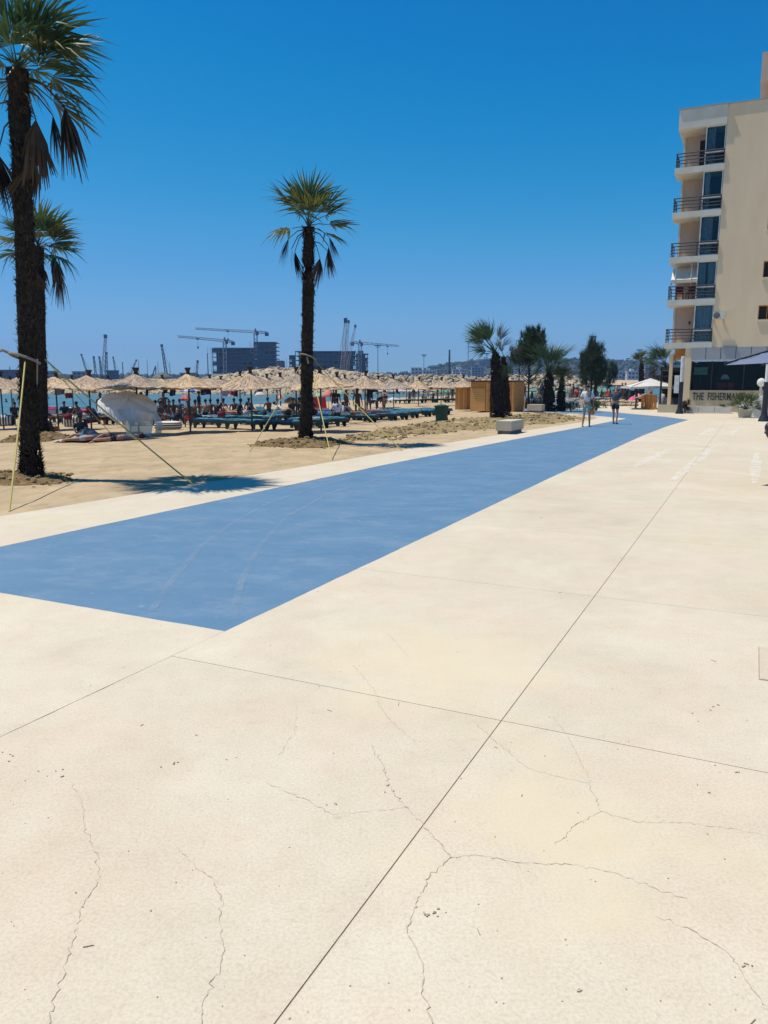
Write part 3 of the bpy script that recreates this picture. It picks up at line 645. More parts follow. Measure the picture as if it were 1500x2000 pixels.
# lattice work, cranes
def lattice(mb, a, b, w0, w1, n, r, up=None):
    a, b = Vector(a), Vector(b); d = (b - a).normalized(); s1 = d.cross(up or (Vector((0, 1, 0)) if abs(d.y) < .9 else Vector((0, 0, 1)))).normalized(); s2 = d.cross(s1)
    cor = []
    for i in range(n + 1):
        p = a.lerp(b, i / n); w = (w0 + (w1 - w0) * i / n) / 2
        cor.append([p + s1 * w * x + s2 * w * y for x, y in ((-1, -1), (1, -1), (1, 1), (-1, 1))])
    for k in range(4): mb.tube([cor[0][k], cor[n][k]], r, 4)
    for i in range(n):
        for k in range(4):
            j = (k + 1) % 4
            mb.tube([cor[i][k], cor[i + 1][j]] if (i + k) % 2 else [cor[i][j], cor[i + 1][k]], r * .7, 3)
def tower_crane(label, pxm, ybase, yroot, ptip, pcount, Y, phook, m='crane'):
    root = A(pxm, yroot, Y); base = A(pxm, ybase, Y); H = root.z - CAMH
    pos = lambda p: A(p[0], p[1], Y * (745 - yroot) / (745 - p[1]))
    t = thing('tower_crane', label, 'crane', base, 0, 'tower cranes over the building site'); L = lambda p: Vector(p) - base
    mb = MB(); lattice(mb, L((base.x, Y, 1)), L(root), 2.2, 2.2, max(4, int((root.z - 1) / 3)), .20); mb.obj('mast', m, t)
    tip, cnt = pos(ptip), pos(pcount); tip.z = cnt.z = root.z + .6
    mb = MB(); lattice(mb, L((root.x, Y, root.z + .6)), L(tip), 1.5, 1.0, 16, .14, Vector((0, 0, 1))); mb.obj('jib', m, t)
    mb = MB(); lattice(mb, L((root.x, Y, root.z + .6)), L(cnt), 1.5, 1.3, 5, .17, Vector((0, 0, 1))); mb.obj('counter_jib', 'cranedk', t)
    mb = MB(); mb.box(L(cnt) - Vector((0, 0, 1.1)), (2.6, 2, 2.6)); mb.obj('counterweight', 'cranedk', t)
    mb = MB(); mb.box(L(root) + Vector((1.3, 0, -.5)), (1.8, 1.8, 2.4)); mb.box(L(root) + Vector((0, 0, 1.8)), (1.6, 1.6, 2.6), top=.4); mb.obj('cab', 'cranedk', t)
    hp = pos(phook); mb = MB(); mb.box(L((hp.x, hp.y, root.z - .3)), (1.8, 1.4, 1)); mb.tube([L((hp.x, hp.y, root.z)), L((hp.x, hp.y, root.z - 6))], .08, 4); mb.box(L((hp.x, hp.y, root.z - 6)), (.9, .7, 1.4)); mb.obj('trolley_hook', 'cranedk', t)
tower_crane('tower crane standing on the taller concrete shell', 499, 668, 650, (382, 643.5), (521, 651.5), 572, (445, 646))
tower_crane('lower tower crane in front of the long concrete shell', 439, 728, 667, (348, 659), (455, 669.5), 566, (386, 661))
tower_crane('tower crane on the shell behind the red lattice booms', 703, 690, 671.5, (778, 677), (688, 670.5), 575, (757, 675.5))
def boom_crane(label, base, tip, w, Y, m, n=14, r=.22, cat='crane', grp='cranes along the harbour', body=None):
    a, b = A(*base, Y), A(*tip, Y); a2 = Vector((a.x, Y, min(a.z, 3))); t = thing('harbour_crane', label, cat, (a.x, Y, 1.2), 0, grp); o = Vector((a.x, Y, 1.2))
    mb = MB(); lattice(mb, a2 - o, b - o, w, w * .5, n, r * .75); mb.obj('boom', m, t)
    mb = MB(); mb.box(b - o, (w * .8, w * .8, w * 1.1)); mb.obj('boom_head', 'cranedk', t)
    mb = MB(); mb.box((0, 1, 2.2), (body or 5, 6, 3.6)); mb.box((1.2, -1, 4.6), (2, 2.2, 2)); mb.obj('cab', 'cranedk', t)
    mb = MB(); mb.bx(-3, -1.6, -3.5, 4.5, 0, 1.2); mb.bx(1.6, 3, -3.5, 4.5, 0, 1.2); mb.obj('crawler', 'cranedk', t)
    mb = MB(); mb.tube([b - o, (-4 if b.x > a.x else 4, 2, 4)], .09, 4); mb.obj('stay_cable', 'cranedk', t); return t
boom_crane('tall pale red lattice boom crane behind the middle palm', (667, 728), (675, 626), 2.6, 470, 'cranered', 26, .16, grp='red lattice booms')
boom_crane('thinner pale red boom leaning away beside the tall one', (674, 728), (694, 637), 1.7, 520, 'cranered', 26, .12, grp='red lattice booms')
boom_crane('red boom pressed close against the tall lattice boom', (673, 728), (681, 628), 1.5, 474, 'cranered', 24, .13, grp='red lattice booms')
boom_crane('tallest harbour crane with a steep boom over the thatch', (201, 736), (206, 657), 3.0, 700, 'crane', 18, .22)
boom_crane('dark upright harbour crane touching the tallest one', (208, 736), (208, 690), 2.0, 690, 'cranedk', 12, .25)
boom_crane('thin harbour crane leaning away from the tallest one', (174, 736), (159, 693), 1.6, 720, 'crane', 12, .2)
boom_crane('short harbour crane between the thin and the tallest crane', (188, 736), (183, 698), 1.8, 700, 'cranedk', 10, .24)
boom_crane('small dark crane just before the tallest crane', (199, 736), (194, 698), 1.6, 660, 'cranedk', 10, .24)
boom_crane('slim crane after the tallest one', (228, 736), (221, 698), 1.4, 720, 'crane', 10, .2)
boom_crane('crane whose boom leans over to the right near the dark pole', (250, 736), (266, 704), 1.4, 700, 'crane', 10, .2)
boom_crane('stout lone harbour crane before the concrete shell', (326, 732), (316, 675), 2.0, 620, 'cranedk', 16, .26)
boom_crane('small rig with a kinked arm beside the long shell', (383, 736), (386, 706), 1.6, 560, 'crane', 9, .2)
ex = A(292, 734, 560); t = thing('excavator', 'long armed excavator standing on the quay', 'excavator', (ex.x, 560, 1.2)); e0 = Vector((ex.x, 560, 1.2))
mb = MB(); mb.box((0, 0, 2), (5, 4, 3)); mb.obj('cab', 'cranedk', t); mb = MB(); mb.bx(-2.6, 2.6, -2, 2, 0, .9); mb.obj('track', 'cranedk', t)
mb = MB(); mb.tube([(1, 0, 2.5), A(304, 715, 560) - e0], .45, 6); mb.obj('boom', 'cranedk', t); mb = MB(); mb.tube([A(304, 715, 560) - e0, A(304.5, 732, 560) - e0], .35, 6); mb.obj('dipper_arm', 'cranedk', t)

# masts and poles across the harbour
def mast(label, px, ytop, Y, r=.22, head=True, m='crane', cat='lamp mast', grp='high lamp masts'):
    p = A(px, ytop, Y); h = p.z - 1.2; t = thing('lamp_mast' if head else 'harbour_pole', label, cat, (p.x, Y, 1.2), 0, grp)
    mb = MB(); mb.tube([(0, 0, -2), (0, 0, h)], [r, r * .6], 6); mb.obj('pole', m, t)
    if head:
        w = r * 6.5; mb = MB(); mb.box((0, 0, h), (w * 2, w * .5, r * 1.2)); mb.box((0, 0, h - r * 4), (w * 1.1, w * .4, r)); mb.obj('lamp_frame', m, t)
        for x in (-.75, -.25, .25, .75):
            mb = MB(); mb.box((x * w, -.2, h - r * 1.2), (w * .32, w * .35, r * 1.6)); mb.obj('lamp', 'cranedk', t)
for a in (('lamp mast beside the right end of the far shell', 738, 674, 330), ('lamp mast rising behind the low white town blocks', 828, 693, 420), ('tall lamp mast behind the yacht', 915, 666, 330), ('lamp mast near the round drum building', 951, 690, 380), ('lamp mast showing above the dark conifer', 1158, 657, 330), ('lamp mast behind the small brown palm', 1249, 683, 380), ('distant lamp mast on the hill flank near the white parasol', 1227, 700, 520), ('lamp mast behind the bushy green palm', 1096, 684, 400)): mast(*a)
mast('thick dark steel pole standing alone by the town', 878, 683, 300, .55, False, 'cranedk', 'pole', 'harbour poles'); mast('thin pole behind the rocks near the thick dark pole', 703, 705, 520, .2, False, 'crane', 'pole', 'harbour poles')
for lab, px, yt in (('short thick pole behind the front thatch', 239, 707), ('thin pole between two harbour cranes', 270, 702), ('pole beside the excavator', 287, 702), ('thin pole beyond the excavator arm', 308, 706), ('pole next to the stout lone crane', 331, 707), ('short dark chimney near the big palm', 19, 716), ('bundle of pile casings beside the long shell', 405, 690)):
    mast(lab, px, yt, 540, .45 if px in (239, 405, 19) else .22, False, 'cranedk', 'pole', 'harbour poles')
HG = 'low harbour sheds'
far_building('harbour_shed', 'long dark blue shed seen beside the big palm trunk', -30, 35, 724, 740, 640, 'netting', 'shed', HG, 2)
far_building('harbour_shed', 'grey shed just after the palm trunks', 86, 103, 726, 740, 650, 'towng', 'shed', HG, 2)
far_building('harbour_shed', 'pale low shed before the crane cluster', 142, 167, 727, 740, 640, 'towng', 'shed', HG, 2)
far_building('harbour_shed', 'dark shed beneath the slim crane', 209, 224, 725, 740, 650, 'netting', 'shed', HG, 2)
far_building('harbour_shed', 'small pink roofed shed beside the long shell', 352, 378, 730, 740, 560, 'towng', 'shed', HG, 2, roof='townr')
for i, (a, b, c) in enumerate(((240, 262, 726), (292, 340, 726), (385, 470, 729))):
    p = A((a + b) / 2, 742, 520); w = (b - a) / 1490 * 520; mb = MB(); mb.lathe([(w * .52, -1), (w * .36, (745 - c) / 1490 * 520 * .6), (w * .12, (745 - c) / 1490 * 520), (0, (745 - c) / 1490 * 520 + .3)], 14, jit=.08); mb.obj('spoil_heap', 'land', kind='structure', loc=(p.x, 520, 1.2))
yb = A(905, 738, 330); t = thing('motor_yacht', 'white motor yacht moored beyond the rocks', 'boat', (yb.x, 330, .2))
mb = MB(); mb.add([(-8, -2, -1), (8, -2, -1), (10, 0, 1.7), (8, 2, -1), (-8, 2, -1), (-8.4, -2.3, 1.6), (7, -2.3, 1.7), (7, 2.3, 1.7), (-8.4, 2.3, 1.6)], [(0, 1, 6, 5), (1, 2, 6), (2, 3, 7), (3, 4, 8, 7), (4, 0, 5, 8), (5, 6, 7, 8), (6, 2, 7)]); mb.obj('hull', 'boat', t)
mb = MB(); mb.box((-1.5, 0, 2.6), (9, 3.6, 1.8), top=.9); mb.obj('cabin', 'boat', t); mb = MB(); mb.box((-.5, 0, 4.0), (5, 3, 1.2), top=.8); mb.obj('flybridge', 'boat', t)
mb = MB(); mb.box((-1.5, -1.72, 2.75), (7, .15, .6)); mb.obj('window_strip', 'winfar', t); mb = MB(); mb.tube([(-1, 0, 4.5), (-2, 0, 7.5)], .2, 6); mb.obj('radar_arch', 'boat', t)

# unfinished concrete buildings across the harbour
def shell(t, x0, x1, y0, y1, z0, z1, n, cw=3.9, net=.86, seed=1):
    fh = (z1 - z0) / n; q = random.Random(seed)
    mb = MB(); mb.bx(x0 + 2.5, x1 - 2.5, y0 + 3, y1, z0, z1 - .4); mb.obj('core', 'openfloor', t)
    for k in range(n + 1):
        mb = MB(); mb.bx(x0, x1, y0, y1, z0 + k * fh - .34, z0 + k * fh + .05); mb.obj('floor_slab', 'concretegrey', t)
    for k in range(n):
        mb = MB(); nx = max(2, int((x1 - x0) / cw))
        for i in range(nx + 1):
            x = x0 + .4 + (x1 - x0 - .8) * i / nx; mb.bx(x - .25, x + .25, y0 + .3, y0 + .8, z0 + k * fh + .05, z0 + (k + 1) * fh - .34)
        mb.obj('column_row', 'concretegrey', t)['kind'] = 'stuff'
        x = x0
        while x < x1 - 1:
            w = q.uniform(4, 9); w = min(w, x1 - x)
            if q.random() < net:
                mb = MB(); mb.bx(x + .1, x + w - .1, y0 - .5, y0 - .4, z0 + k * fh + .2, z0 + k * fh + fh * q.uniform(.55, .9)); mb.obj('netting', 'netting', t)
            x += w
def scaffold(t, x0, x1, y, z0, z1, dz=3.0, name='scaffold', m='crane'):
    mb = MB(); x = x0
    while x <= x1 + .01: mb.tube([(x, y, z0), (x, y, z1 + 1)], .09, 4); x += 2.4
    z = z0
    while z <= z1: mb.tube([(x0, y, z), (x1, y, z)], .08, 4); mb.bx(x0, x1, y - .1, y + 1, z - .08, z); z += dz
    mb.obj(name, m, t)['kind'] = 'stuff'
def px2x(px, Y): return A(px, 745, Y).x
def py2z(py, Y): return A(750, py, Y).z
Y = 572; b1 = thing('unfinished_building', 'long unfinished concrete shell with a taller end block under two tower cranes', 'building', (px2x(478, Y), Y, 1.2)); ox = px2x(478, Y)
X = lambda px: px2x(px, Y) - ox
Z = lambda py: py2z(py, Y) - 1.2
shell(b1, X(416), X(497), 0, 22, 0, Z(680), 8, seed=2); shell(b1, X(498.5), X(540), -2, 22, 0, Z(668), 10, seed=3); scaffold(b1, X(408), X(415), -.5, 0, Z(679)); scaffold(b1, X(492), X(506), -3.2, Z(690), Z(669))
mb = MB(); mb.bx(X(541), X(551), 2, 18, 0, Z(704)); mb.obj('annexe', 'concretegrey', b1); mb = MB(); mb.bx(X(416), X(497), 3, 20, Z(680), Z(678.6)); mb.obj('roof_slab', 'concretegrey', b1)
b2 = thing('unfinished_building', 'broad unfinished shell behind the middle palm and the red booms', 'building', (px2x(640, Y), Y + 6, 1.2), 0); ox = px2x(640, Y)
shell(b2, X(575), X(694), 0, 24, 0, Z(685), 7, seed=5, net=.75); shell(b2, X(694.8), X(718.5), -1, 22, 0, Z(690), 7, seed=6, net=.9); shell(b2, X(563), X(574), 2, 22, 0, Z(693), 6, seed=7); scaffold(b2, X(558), X(564), .5, 0, Z(700))
mb = MB(); mb.bx(X(698), X(709), 3, 12, Z(690), Z(684)); mb.obj('lift_core', 'concretegrey', b2)
far_building('harbour_shed', 'low grey shed row running off from the broad shell', 720, 775, 733, 741, 700, 'towng', 'shed', HG, 1)

# air: one box of faint haze round everything
mb = MB(); mb.bx(-2400, 2400, -60, 2400, -3.6, 110); hz = mb.mesh('haze', [])
hm = bpy.data.materials.new('haze air'); hm.use_nodes = True; hn = hm.node_tree.nodes; hn.clear()
pv = hn.new('ShaderNodeVolumePrincipled'); pv.inputs['Color'].default_value = (.30, .52, .95, 1); pv.inputs['Density'].default_value = .00023; pv.inputs['Anisotropy'].default_value = .1
ho = hn.new('ShaderNodeOutputMaterial'); hm.node_tree.links.new(pv.outputs[0], ho.inputs['Volume']); hz.materials.append(hm)
link('haze', hz, kind='stuff')

# ================================================================ THE BUILDING ON THE PROMENADE
SB = 48.5 * K
bl = thing('beach_hotel', 'yellow plastered hotel block with a stack of corner balconies over a glazed restaurant', 'building', W(SB, 0), ROT)
k_ = K
def bpart(name, m, fn, smooth=False, kind=None):
    mb = MB(); fn(mb); return mb.obj(name, m, bl, smooth, kind)
XW = -2.42 * k_; XL = -4.98 * k_; ZG = 3.68 * k_; ZR = 16.65 * k_
SMALLWIN = [(-.06 * k_, .85 * k_, 7.42 * k_, 8.3 * k_), (-.14 * k_, .75 * k_, 5.15 * k_, 5.93 * k_), (-.02 * k_, .85 * k_, 9.95 * k_, 10.8 * k_)]
def wall_fn(mb):                                                    # the big end wall, with its small windows cut through
    xs = [XW, SMALLWIN[1][0], SMALLWIN[1][1], SMALLWIN[0][1] + .2, 14]
    zc = ZG
    for x0, x1, z0, z1 in sorted(SMALLWIN, key=lambda w: w[2]):
        mb.bx(XW, 14, 0, .35, zc, z0); mb.bx(XW, x0, 0, .35, z0, z1); mb.bx(x1, 14, 0, .35, z0, z1); zc = z1
    mb.bx(XW, 14, 0, .35, zc, ZR); mb.bx(XW, 14, .351, 10, ZG, ZR - .01)
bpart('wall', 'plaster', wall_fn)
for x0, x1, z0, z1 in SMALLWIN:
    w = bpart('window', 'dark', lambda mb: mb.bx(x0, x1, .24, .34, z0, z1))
    mb = MB(); mb.bx(x0, x1, .18, .23, z0, z0 + .05); mb.bx(x0, x1, .18, .23, z1 - .05, z1); mb.bx(x0, x0 + .05, .18, .23, z0 + .05, z1 - .05); mb.bx((x0 + x1) / 2 - .02, (x0 + x1) / 2 + .02, .18, .23, z0 + .05, z1 - .05); mb.obj('frame', 'wood', w)
    mb = MB(); mb.bx(x0 - .06, x1 + .06, -.07, .2, z0 - .09, z0 - .003); mb.obj('sill', 'plasterw', w)
bpart('side_wall', 'plasterp', lambda mb: (mb.bx(-4.62 * k_, XW - .02, 1.9, 9.8, ZG, ZR - .9)))
bpart('sunlit_pier', 'plasterw', lambda mb: mb.bx(-4.74 * k_, -4.625 * k_, 1.86, 2.6, ZG, ZR - .9))  # pale plaster paints the sunlight on this column edge
bpart('parapet', 'plasterw', lambda mb: (mb.bx(-4.9 * k_, XW - .003, -.10, 9.6, 15.66 * k_, 16.66 * k_)))
bpart('parapet_coping', 'greypanel', lambda mb: (mb.bx(-4.95 * k_, XW + .05, -.16, 9.7, 16.66 * k_ + .003, 16.66 * k_ + .08), mb.bx(XW + .053, 14.1, -.06, 10.1, ZR + .002, ZR + .07)))
ZS = [3.98 * k_, 6.40 * k_, 8.79 * k_, 11.24 * k_, 13.63 * k_]
for i, z in enumerate(ZS):
    zt = ZS[i + 1] - .36 if i < 4 else 15.66 * k_
    bpart('balcony_slab', 'plasterw', lambda mb: mb.bx(XL, XW + .04, -.07, 1.9, z - .36, z))
    def rail(mb, z=z):
        x0, x1, y0 = XL + .08, XW - .05, -.045
        for h in (.25, .45, .66, .86): mb.tube([(x0, y0, z + h), (x1, y0, z + h)], (.032 if h < .8 else .040), 6); mb.tube([(x0, y0, z + h), (x0, 1.85, z + h)], (.032 if h < .8 else .040), 6)
        for x in (x0, x0 + .56 * (x1 - x0), x1): mb.tube([(x, y0, z), (x, y0, z + .86)], .026, 6)
        for y in (.75, 1.84): mb.tube([(x0, y, z), (x0, y, z + .86)], .026, 6)
    bpart('railing', 'rail', rail)
    xg0, xg1 = -3.46 * k_, XW - .025
    w = bpart('glazed_bay', 'whiteframe', lambda mb: (mb.bx(xg0, xg0 + .07, .02, .12, z + .003, zt), mb.bx(xg1 - .05, xg1, .02, .12, z + .003, zt), mb.bx(xg0 + .07, xg1 - .05, .02, .12, zt - .06, zt), mb.bx(xg0 + .07, xg1 - .05, .02, .12, z + .72, z + .80), mb.bx(xg0 + .07, xg1 - .05, .02, .12, z + .003, z + .06)))
    mb = MB(); mb.bx(xg0 + .07, xg1 - .05, .06, .075, z + .06, zt - .06); mb.obj('pane', 'glass', w)
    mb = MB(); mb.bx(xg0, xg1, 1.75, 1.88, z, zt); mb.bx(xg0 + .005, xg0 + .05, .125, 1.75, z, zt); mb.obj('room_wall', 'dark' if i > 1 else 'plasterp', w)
    if i in (0, 1):
        a, b = xg0 + .09, xg1 - .07
        for lo, hi in (((a, b),) if i == 0 else ((a, a + (b - a) * .42), (a + (b - a) * .56, b))):
            mb = MB(); mb.grid(lambda u, v: Vector((lo + (hi - lo) * u, .17 + .05 * math.sin(u * 34), z + .1 + (zt - z - .2) * v)), 40, 2); mb.obj('curtain', 'curtain', w, True)
    else:
        mb = MB(); mb.grid(lambda u, v: Vector((xg0 + .12 + (.30 + .16 * (i % 3)) * u, .20 + .04 * math.sin(u * 20), z + .1 + (zt - z - .2) * v)), 14, 2); mb.obj('curtain', 'curtain' if i % 2 else 'ltgrey', w, True)
    if i == 4:
        d = bpart('balcony_door', 'dark', lambda mb: mb.bx(-3.85 * k_, -3.47 * k_, 1.80, 1.895, z, z + 2.0)); mb = MB(); mb.bx(-3.85 * k_, -3.47 * k_, 1.76, 1.798, z + .9, z + .97); mb.obj('rail', 'whiteframe', d)
    if i == 0: bpart('wall_lamp', 'wooddk', lambda mb: mb.ell((-3.8 * k_, 1.84, z + 1.4), (.07, .06, .12)))
# awning and furniture on the fourth balcony from the top
z = ZS[1]
aw = bpart('awning', 'plasterw', lambda mb: mb.grid(lambda u, v: Vector((-4.82 * k_ + (1.42 * k_) * u, 1.2 - 1.25 * v, 8.36 * k_ - .95 * v ** 1.15 + .02 * math.sin(u * 9))), 10, 6), True)
mb = MB(); mb.grid(lambda u, v: Vector((-4.82 * k_ + (1.42 * k_) * u, -.05, 8.36 * k_ - .95 - .22 * v)), 10, 1); mb.obj('valance', 'planty', aw)
mb = MB(); mb.add([(-4.83 * k_, 1.2, 8.36 * k_), (-4.83 * k_, -.05, 7.4 * k_ - .05), (-4.83 * k_, -.05, 7.4 * k_ - .3), (-4.83 * k_, 1.2, 7.6 * k_)], [(0, 1, 2, 3)]); mb.obj('side_curtain', 'navy', aw)
mb = MB(); [mb.tube([(x, .1, 8.36 * k_), (x, -.06, 7.5 * k_), (x + .02, -.04, z + .8)], .02, 6) for x in (-4.6 * k_, -3.75 * k_)]; mb.obj('awning_arm', 'whiteframe', aw)
for x, rz in ((-4.35 * k_, .2), (-3.75 * k_, -.3)):
    ch = thing('balcony_chair', 'dark chair on the awning balcony, ' + ('next to its open end' if rz > 0 else 'near its glazed bay'), 'chair', W(SB + .5, x, z), ROT + rz, 'chairs on the balcony')
    mb = MB(); mb.bx(-.25, .25, -.25, .25, .42, .47); mb.obj('seat', 'maroon', ch); mb = MB(); mb.bx(-.25, .25, .2, .25, .47, .95); mb.obj('backrest', 'maroon', ch)
    for a in (-.22, .22):
        for b in (-.22, .22): mb = MB(); mb.bx(a - .02, a + .02, b - .02, b + .02, 0, .42); mb.obj('leg', 'rail', ch)
# air conditioner hung on the end wall
ac = thing('air_conditioner', 'white air conditioner box hung on the yellow end wall', 'air conditioner', W(SB - .02, -2.13 * k_, 5.2 * k_), ROT)
mb = MB(); mb.bx(-.36, .36, -.50, -.12, .03, .48); mb.obj('case', 'planter', ac); mb = MB(); mb.lathe([(.2, 0), (.2, .02), (.05, .03), (0, .03)], 18); o = mb.obj('fan_grille', 'grey', ac); o.rotation_euler = (R(90), 0, 0); o.location = (-.12, -.505, .26)
mb = MB(); [mb.bx(x - .02, x + .02, -.48, .02, 0, .03) for x in (-.28, .28)]; [mb.bx(x - .02, x + .02, -.02, .02, -.25, -.001) for x in (-.28, .28)]; mb.obj('bracket', 'greypanel', ac)
# restaurant level
bpart('column', 'plaster', lambda mb: mb.bx(-3.79 * k_, -3.43 * k_, -.02, .42, 0, ZG - .003))
bpart('return_wall', 'plaster', lambda mb: (mb.bx(-4.75 * k_, -4.55 * k_, 1.4, 1.9, 0, ZG - .36), mb.bx(-4.6 * k_, -3.8 * k_, 1.7, 1.9, 3.05 * k_, ZG - .37)))
bpart('timber_soffit', 'wood', lambda mb: mb.bx(-4.5 * k_, -3.8 * k_, 1.55, 1.69, 3.1 * k_, 3.6 * k_))
xe = 9.0; xp = -3.45 * k_; pw = .785 * k_; i = 0
while xp < xe:
    bpart('fascia_panel', 'greypanel', lambda mb: mb.bx(xp, xp + pw - .035, -.10 - .01 * (i % 2), .3, 3.0 * k_, ZG - .004)); xp += pw; i += 1
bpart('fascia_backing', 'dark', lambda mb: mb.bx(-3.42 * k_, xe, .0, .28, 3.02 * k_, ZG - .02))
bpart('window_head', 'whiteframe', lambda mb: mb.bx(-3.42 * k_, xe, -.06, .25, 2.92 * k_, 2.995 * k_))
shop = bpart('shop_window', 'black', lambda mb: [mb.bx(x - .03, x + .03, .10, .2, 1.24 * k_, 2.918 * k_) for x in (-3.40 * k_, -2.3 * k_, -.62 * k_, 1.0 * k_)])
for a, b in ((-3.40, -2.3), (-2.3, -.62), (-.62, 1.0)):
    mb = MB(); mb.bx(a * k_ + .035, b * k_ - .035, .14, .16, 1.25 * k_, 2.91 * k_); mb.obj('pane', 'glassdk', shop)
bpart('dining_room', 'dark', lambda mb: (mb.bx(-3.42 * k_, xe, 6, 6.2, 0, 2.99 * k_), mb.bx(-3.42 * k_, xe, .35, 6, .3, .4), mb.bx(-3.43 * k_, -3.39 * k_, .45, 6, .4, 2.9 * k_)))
bpart('sign_wall', 'signwall', lambda mb: (mb.bx(-3.425 * k_, xe, -.02, .24, 0, 1.21 * k_)))
bpart('window_ledge', 'stone', lambda mb: mb.bx(-3.424 * k_, xe, -.08, .26, 1.21 * k_ + .002, 1.24 * k_))
cu = bpy.data.curves.new('sign_lettering', 'FONT'); cu.body = "THE  FISHERMAN'S"; cu.size = .62; cu.extrude = .015; cu.space_character = 1.02; cu.offset = .004
to = bpy.data.objects.new('tmp', cu); COL.objects.link(to); bpy.context.view_layer.update()
me = bpy.data.meshes.new_from_object(to.evaluated_get(bpy.context.evaluated_depsgraph_get())); bpy.data.objects.remove(to)
xs = [v.co.x for v in me.vertices]; wid = max(xs) - min(xs); f = 2.75 * k_ / wid
lo = link('sign_lettering', me, bl, loc=(-3.24 * k_, -.045, .68 * k_), rot=(R(90), 0, 0)); lo.scale = (f, 1.12, 1); me.materials.clear(); me.materials.append(M['ink'])
bpart('stair_tower', 'plasterp', lambda mb: (mb.bx(-.05 * k_, 6, 1, 7, ZR + .08, 17.8 * k_), mb.bx(-.92 * k_, 7, .3, 8, 17.75 * k_, 19.1 * k_)))
# things seen through the restaurant glass
def inside(px, py, depth):
    r = ray(px, py); kk = (SB + depth) / (r.x * UX + r.y * UY); return Vector((0, 0, CAMH)) + r * kk
p = inside(1368, 732, .8); t = thing('menu_screen', 'green menu screen behind the restaurant glass', 'screen', p, ROT)
mb = MB(); mb.bx(-.42, .42, 0, .05, 0, .5); mb.obj('panel', 'mint', t); mb = MB(); mb.bx(-.46, .46, .052, .1, -.04, .54); mb.obj('case', 'black', t); mb = MB(); mb.tube([(0, .15, .3), (0, .15, -1.9)], .04); mb.obj('post', 'black', t)  # panel is plain mint colour without emission
for j, (px, lab) in enumerate(((1408, 'red chair behind the glass, beside the pale lamp'), (1420, 'red chair behind the glass, under the hanging flag'), (1432, 'upright red chair behind the glass, nearest the potted palm'))):
    p = inside(px, 762, .62); p.z = .40; t = thing('dining_chair', lab, 'chair', p, ROT + .4 * j, 'red chairs in the restaurant')
    mb = MB(); mb.bx(-.25, .25, -.25, .25, .72, .80); mb.obj('seat', 'red', t); mb = MB(); mb.box((0, .24, 1.15), (.46, .05, .75)); mb.obj('backrest', 'red', t)
    for a in (-.21, .21):
        for b in (-.21, .21): mb = MB(); mb.bx(a - .02, a + .02, b - .02, b + .02, 0, .72); mb.obj('leg', 'red', t)
p = inside(1416, 737, .6); t = thing('table_lamp', 'pale lampshade over the red chairs behind the glass', 'lamp', p, ROT); mb = MB(); mb.lathe([(.30, -.12), (.14, .18), (.0, .18)], 12); mb.obj('lamp_shade', 'white', t); mb = MB(); mb.tube([(0, 0, .1), (0, 0, 1.2)], .02, 5); mb.obj('cord', 'black', t)

# dark terrace under the hotel's far corner, with steps
ter = thing('terrace_pergola', 'dark roofed terrace beside the hotel column, behind the white parasol', 'pergola', W(SB + 1.5, -4.3 * k_), ROT)
mb = MB(); mb.bx(-1.1, .5, 0, 7, 2.75, 2.95); mb.bx(-1.1, .5, 0, .12, 2.3, 2.4); mb.obj('roof', 'black', ter)
for x, y in ((-1.0, .1), (-1.0, 6.8), (.3, 6.8)): mb = MB(); mb.bx(x - .06, x + .06, y - .06, y + .06, 0, 2.75); mb.obj('post', 'black', ter)
mb = MB(); mb.bx(-1.1, 1.2, 7.0, 7.1, 0, 2.74); mb.obj('shade_panel', 'dark', ter)  # near-black panel paints the shaded inside of the veranda
for k in range(5): mb = MB(); mb.bx(-.9, .45, .1 + .3 * k, .1 + .3 * (k + 1) - .01, 0, .17 * (k + 1)); mb.obj('step', 'grey', ter)

# planters, bench blocks, whitewashed stair
def planter(label, px0, px1, py0, py1, m, depth, cat='planter', group='blocks in front of the hotel', soil=True, s=None):
    a = G(px0, py1); b = G(px1, py1); sa = s or (ST(a)[0] + ST(b)[0]) / 2; t0 = ST(a)[1]; t1 = t0 + (px1 - px0) / FPX * a.y * 1.02
    h = A(px0, py0, a.y).z; t = thing('planter_box', label, cat, W(sa, (t0 + t1) / 2), ROT, group); w = (t1 - t0) / 2 - .02
    mb = MB(); mb.bx(-w, w, 0, .08, 0, h); mb.bx(-w, w, depth - .08, depth, 0, h); mb.bx(-w, -w + .08, .081, depth - .081, 0, h - .002); mb.bx(w - .08, w, .081, depth - .081, 0, h - .002); mb.obj('trough', m, t)
    mb = MB(); mb.bx(-w + .085, w - .085, .085, depth - .085, 0, h - .06); mb.obj('soil_fill', 'soil', t); return t, h
planter('cream bench high planter standing beside the black and white post', 1282, 1326, 791, 806, 'planty', .9)
planter('white planter box under the THE lettering, pinkish at one end', 1331, 1361, 793, 806, 'planter', .6, s=52.9)
planter('white planter box in the middle of the row below the sign', 1366, 1393, 793, 806, 'planter', .6, s=52.9)
planter('white planter box nearest the potted palm in the row below the sign', 1397, 1425, 793, 806, 'planter', .6, s=52.9)
st = thing('stair_parapet', 'whitewashed sweeping stair wall between the potted palm and the lamp post', 'stair wall', W(48.6, -.42 * k_ - .25), ROT)
def stw(u, v):
    x = 2.6 * u; h = .62 + .75 * (1 / (1 + math.exp(-(u - .33) * 11))) ; return Vector((x, -.5 * math.sin(u * 1.6) * 1.2, h * v))
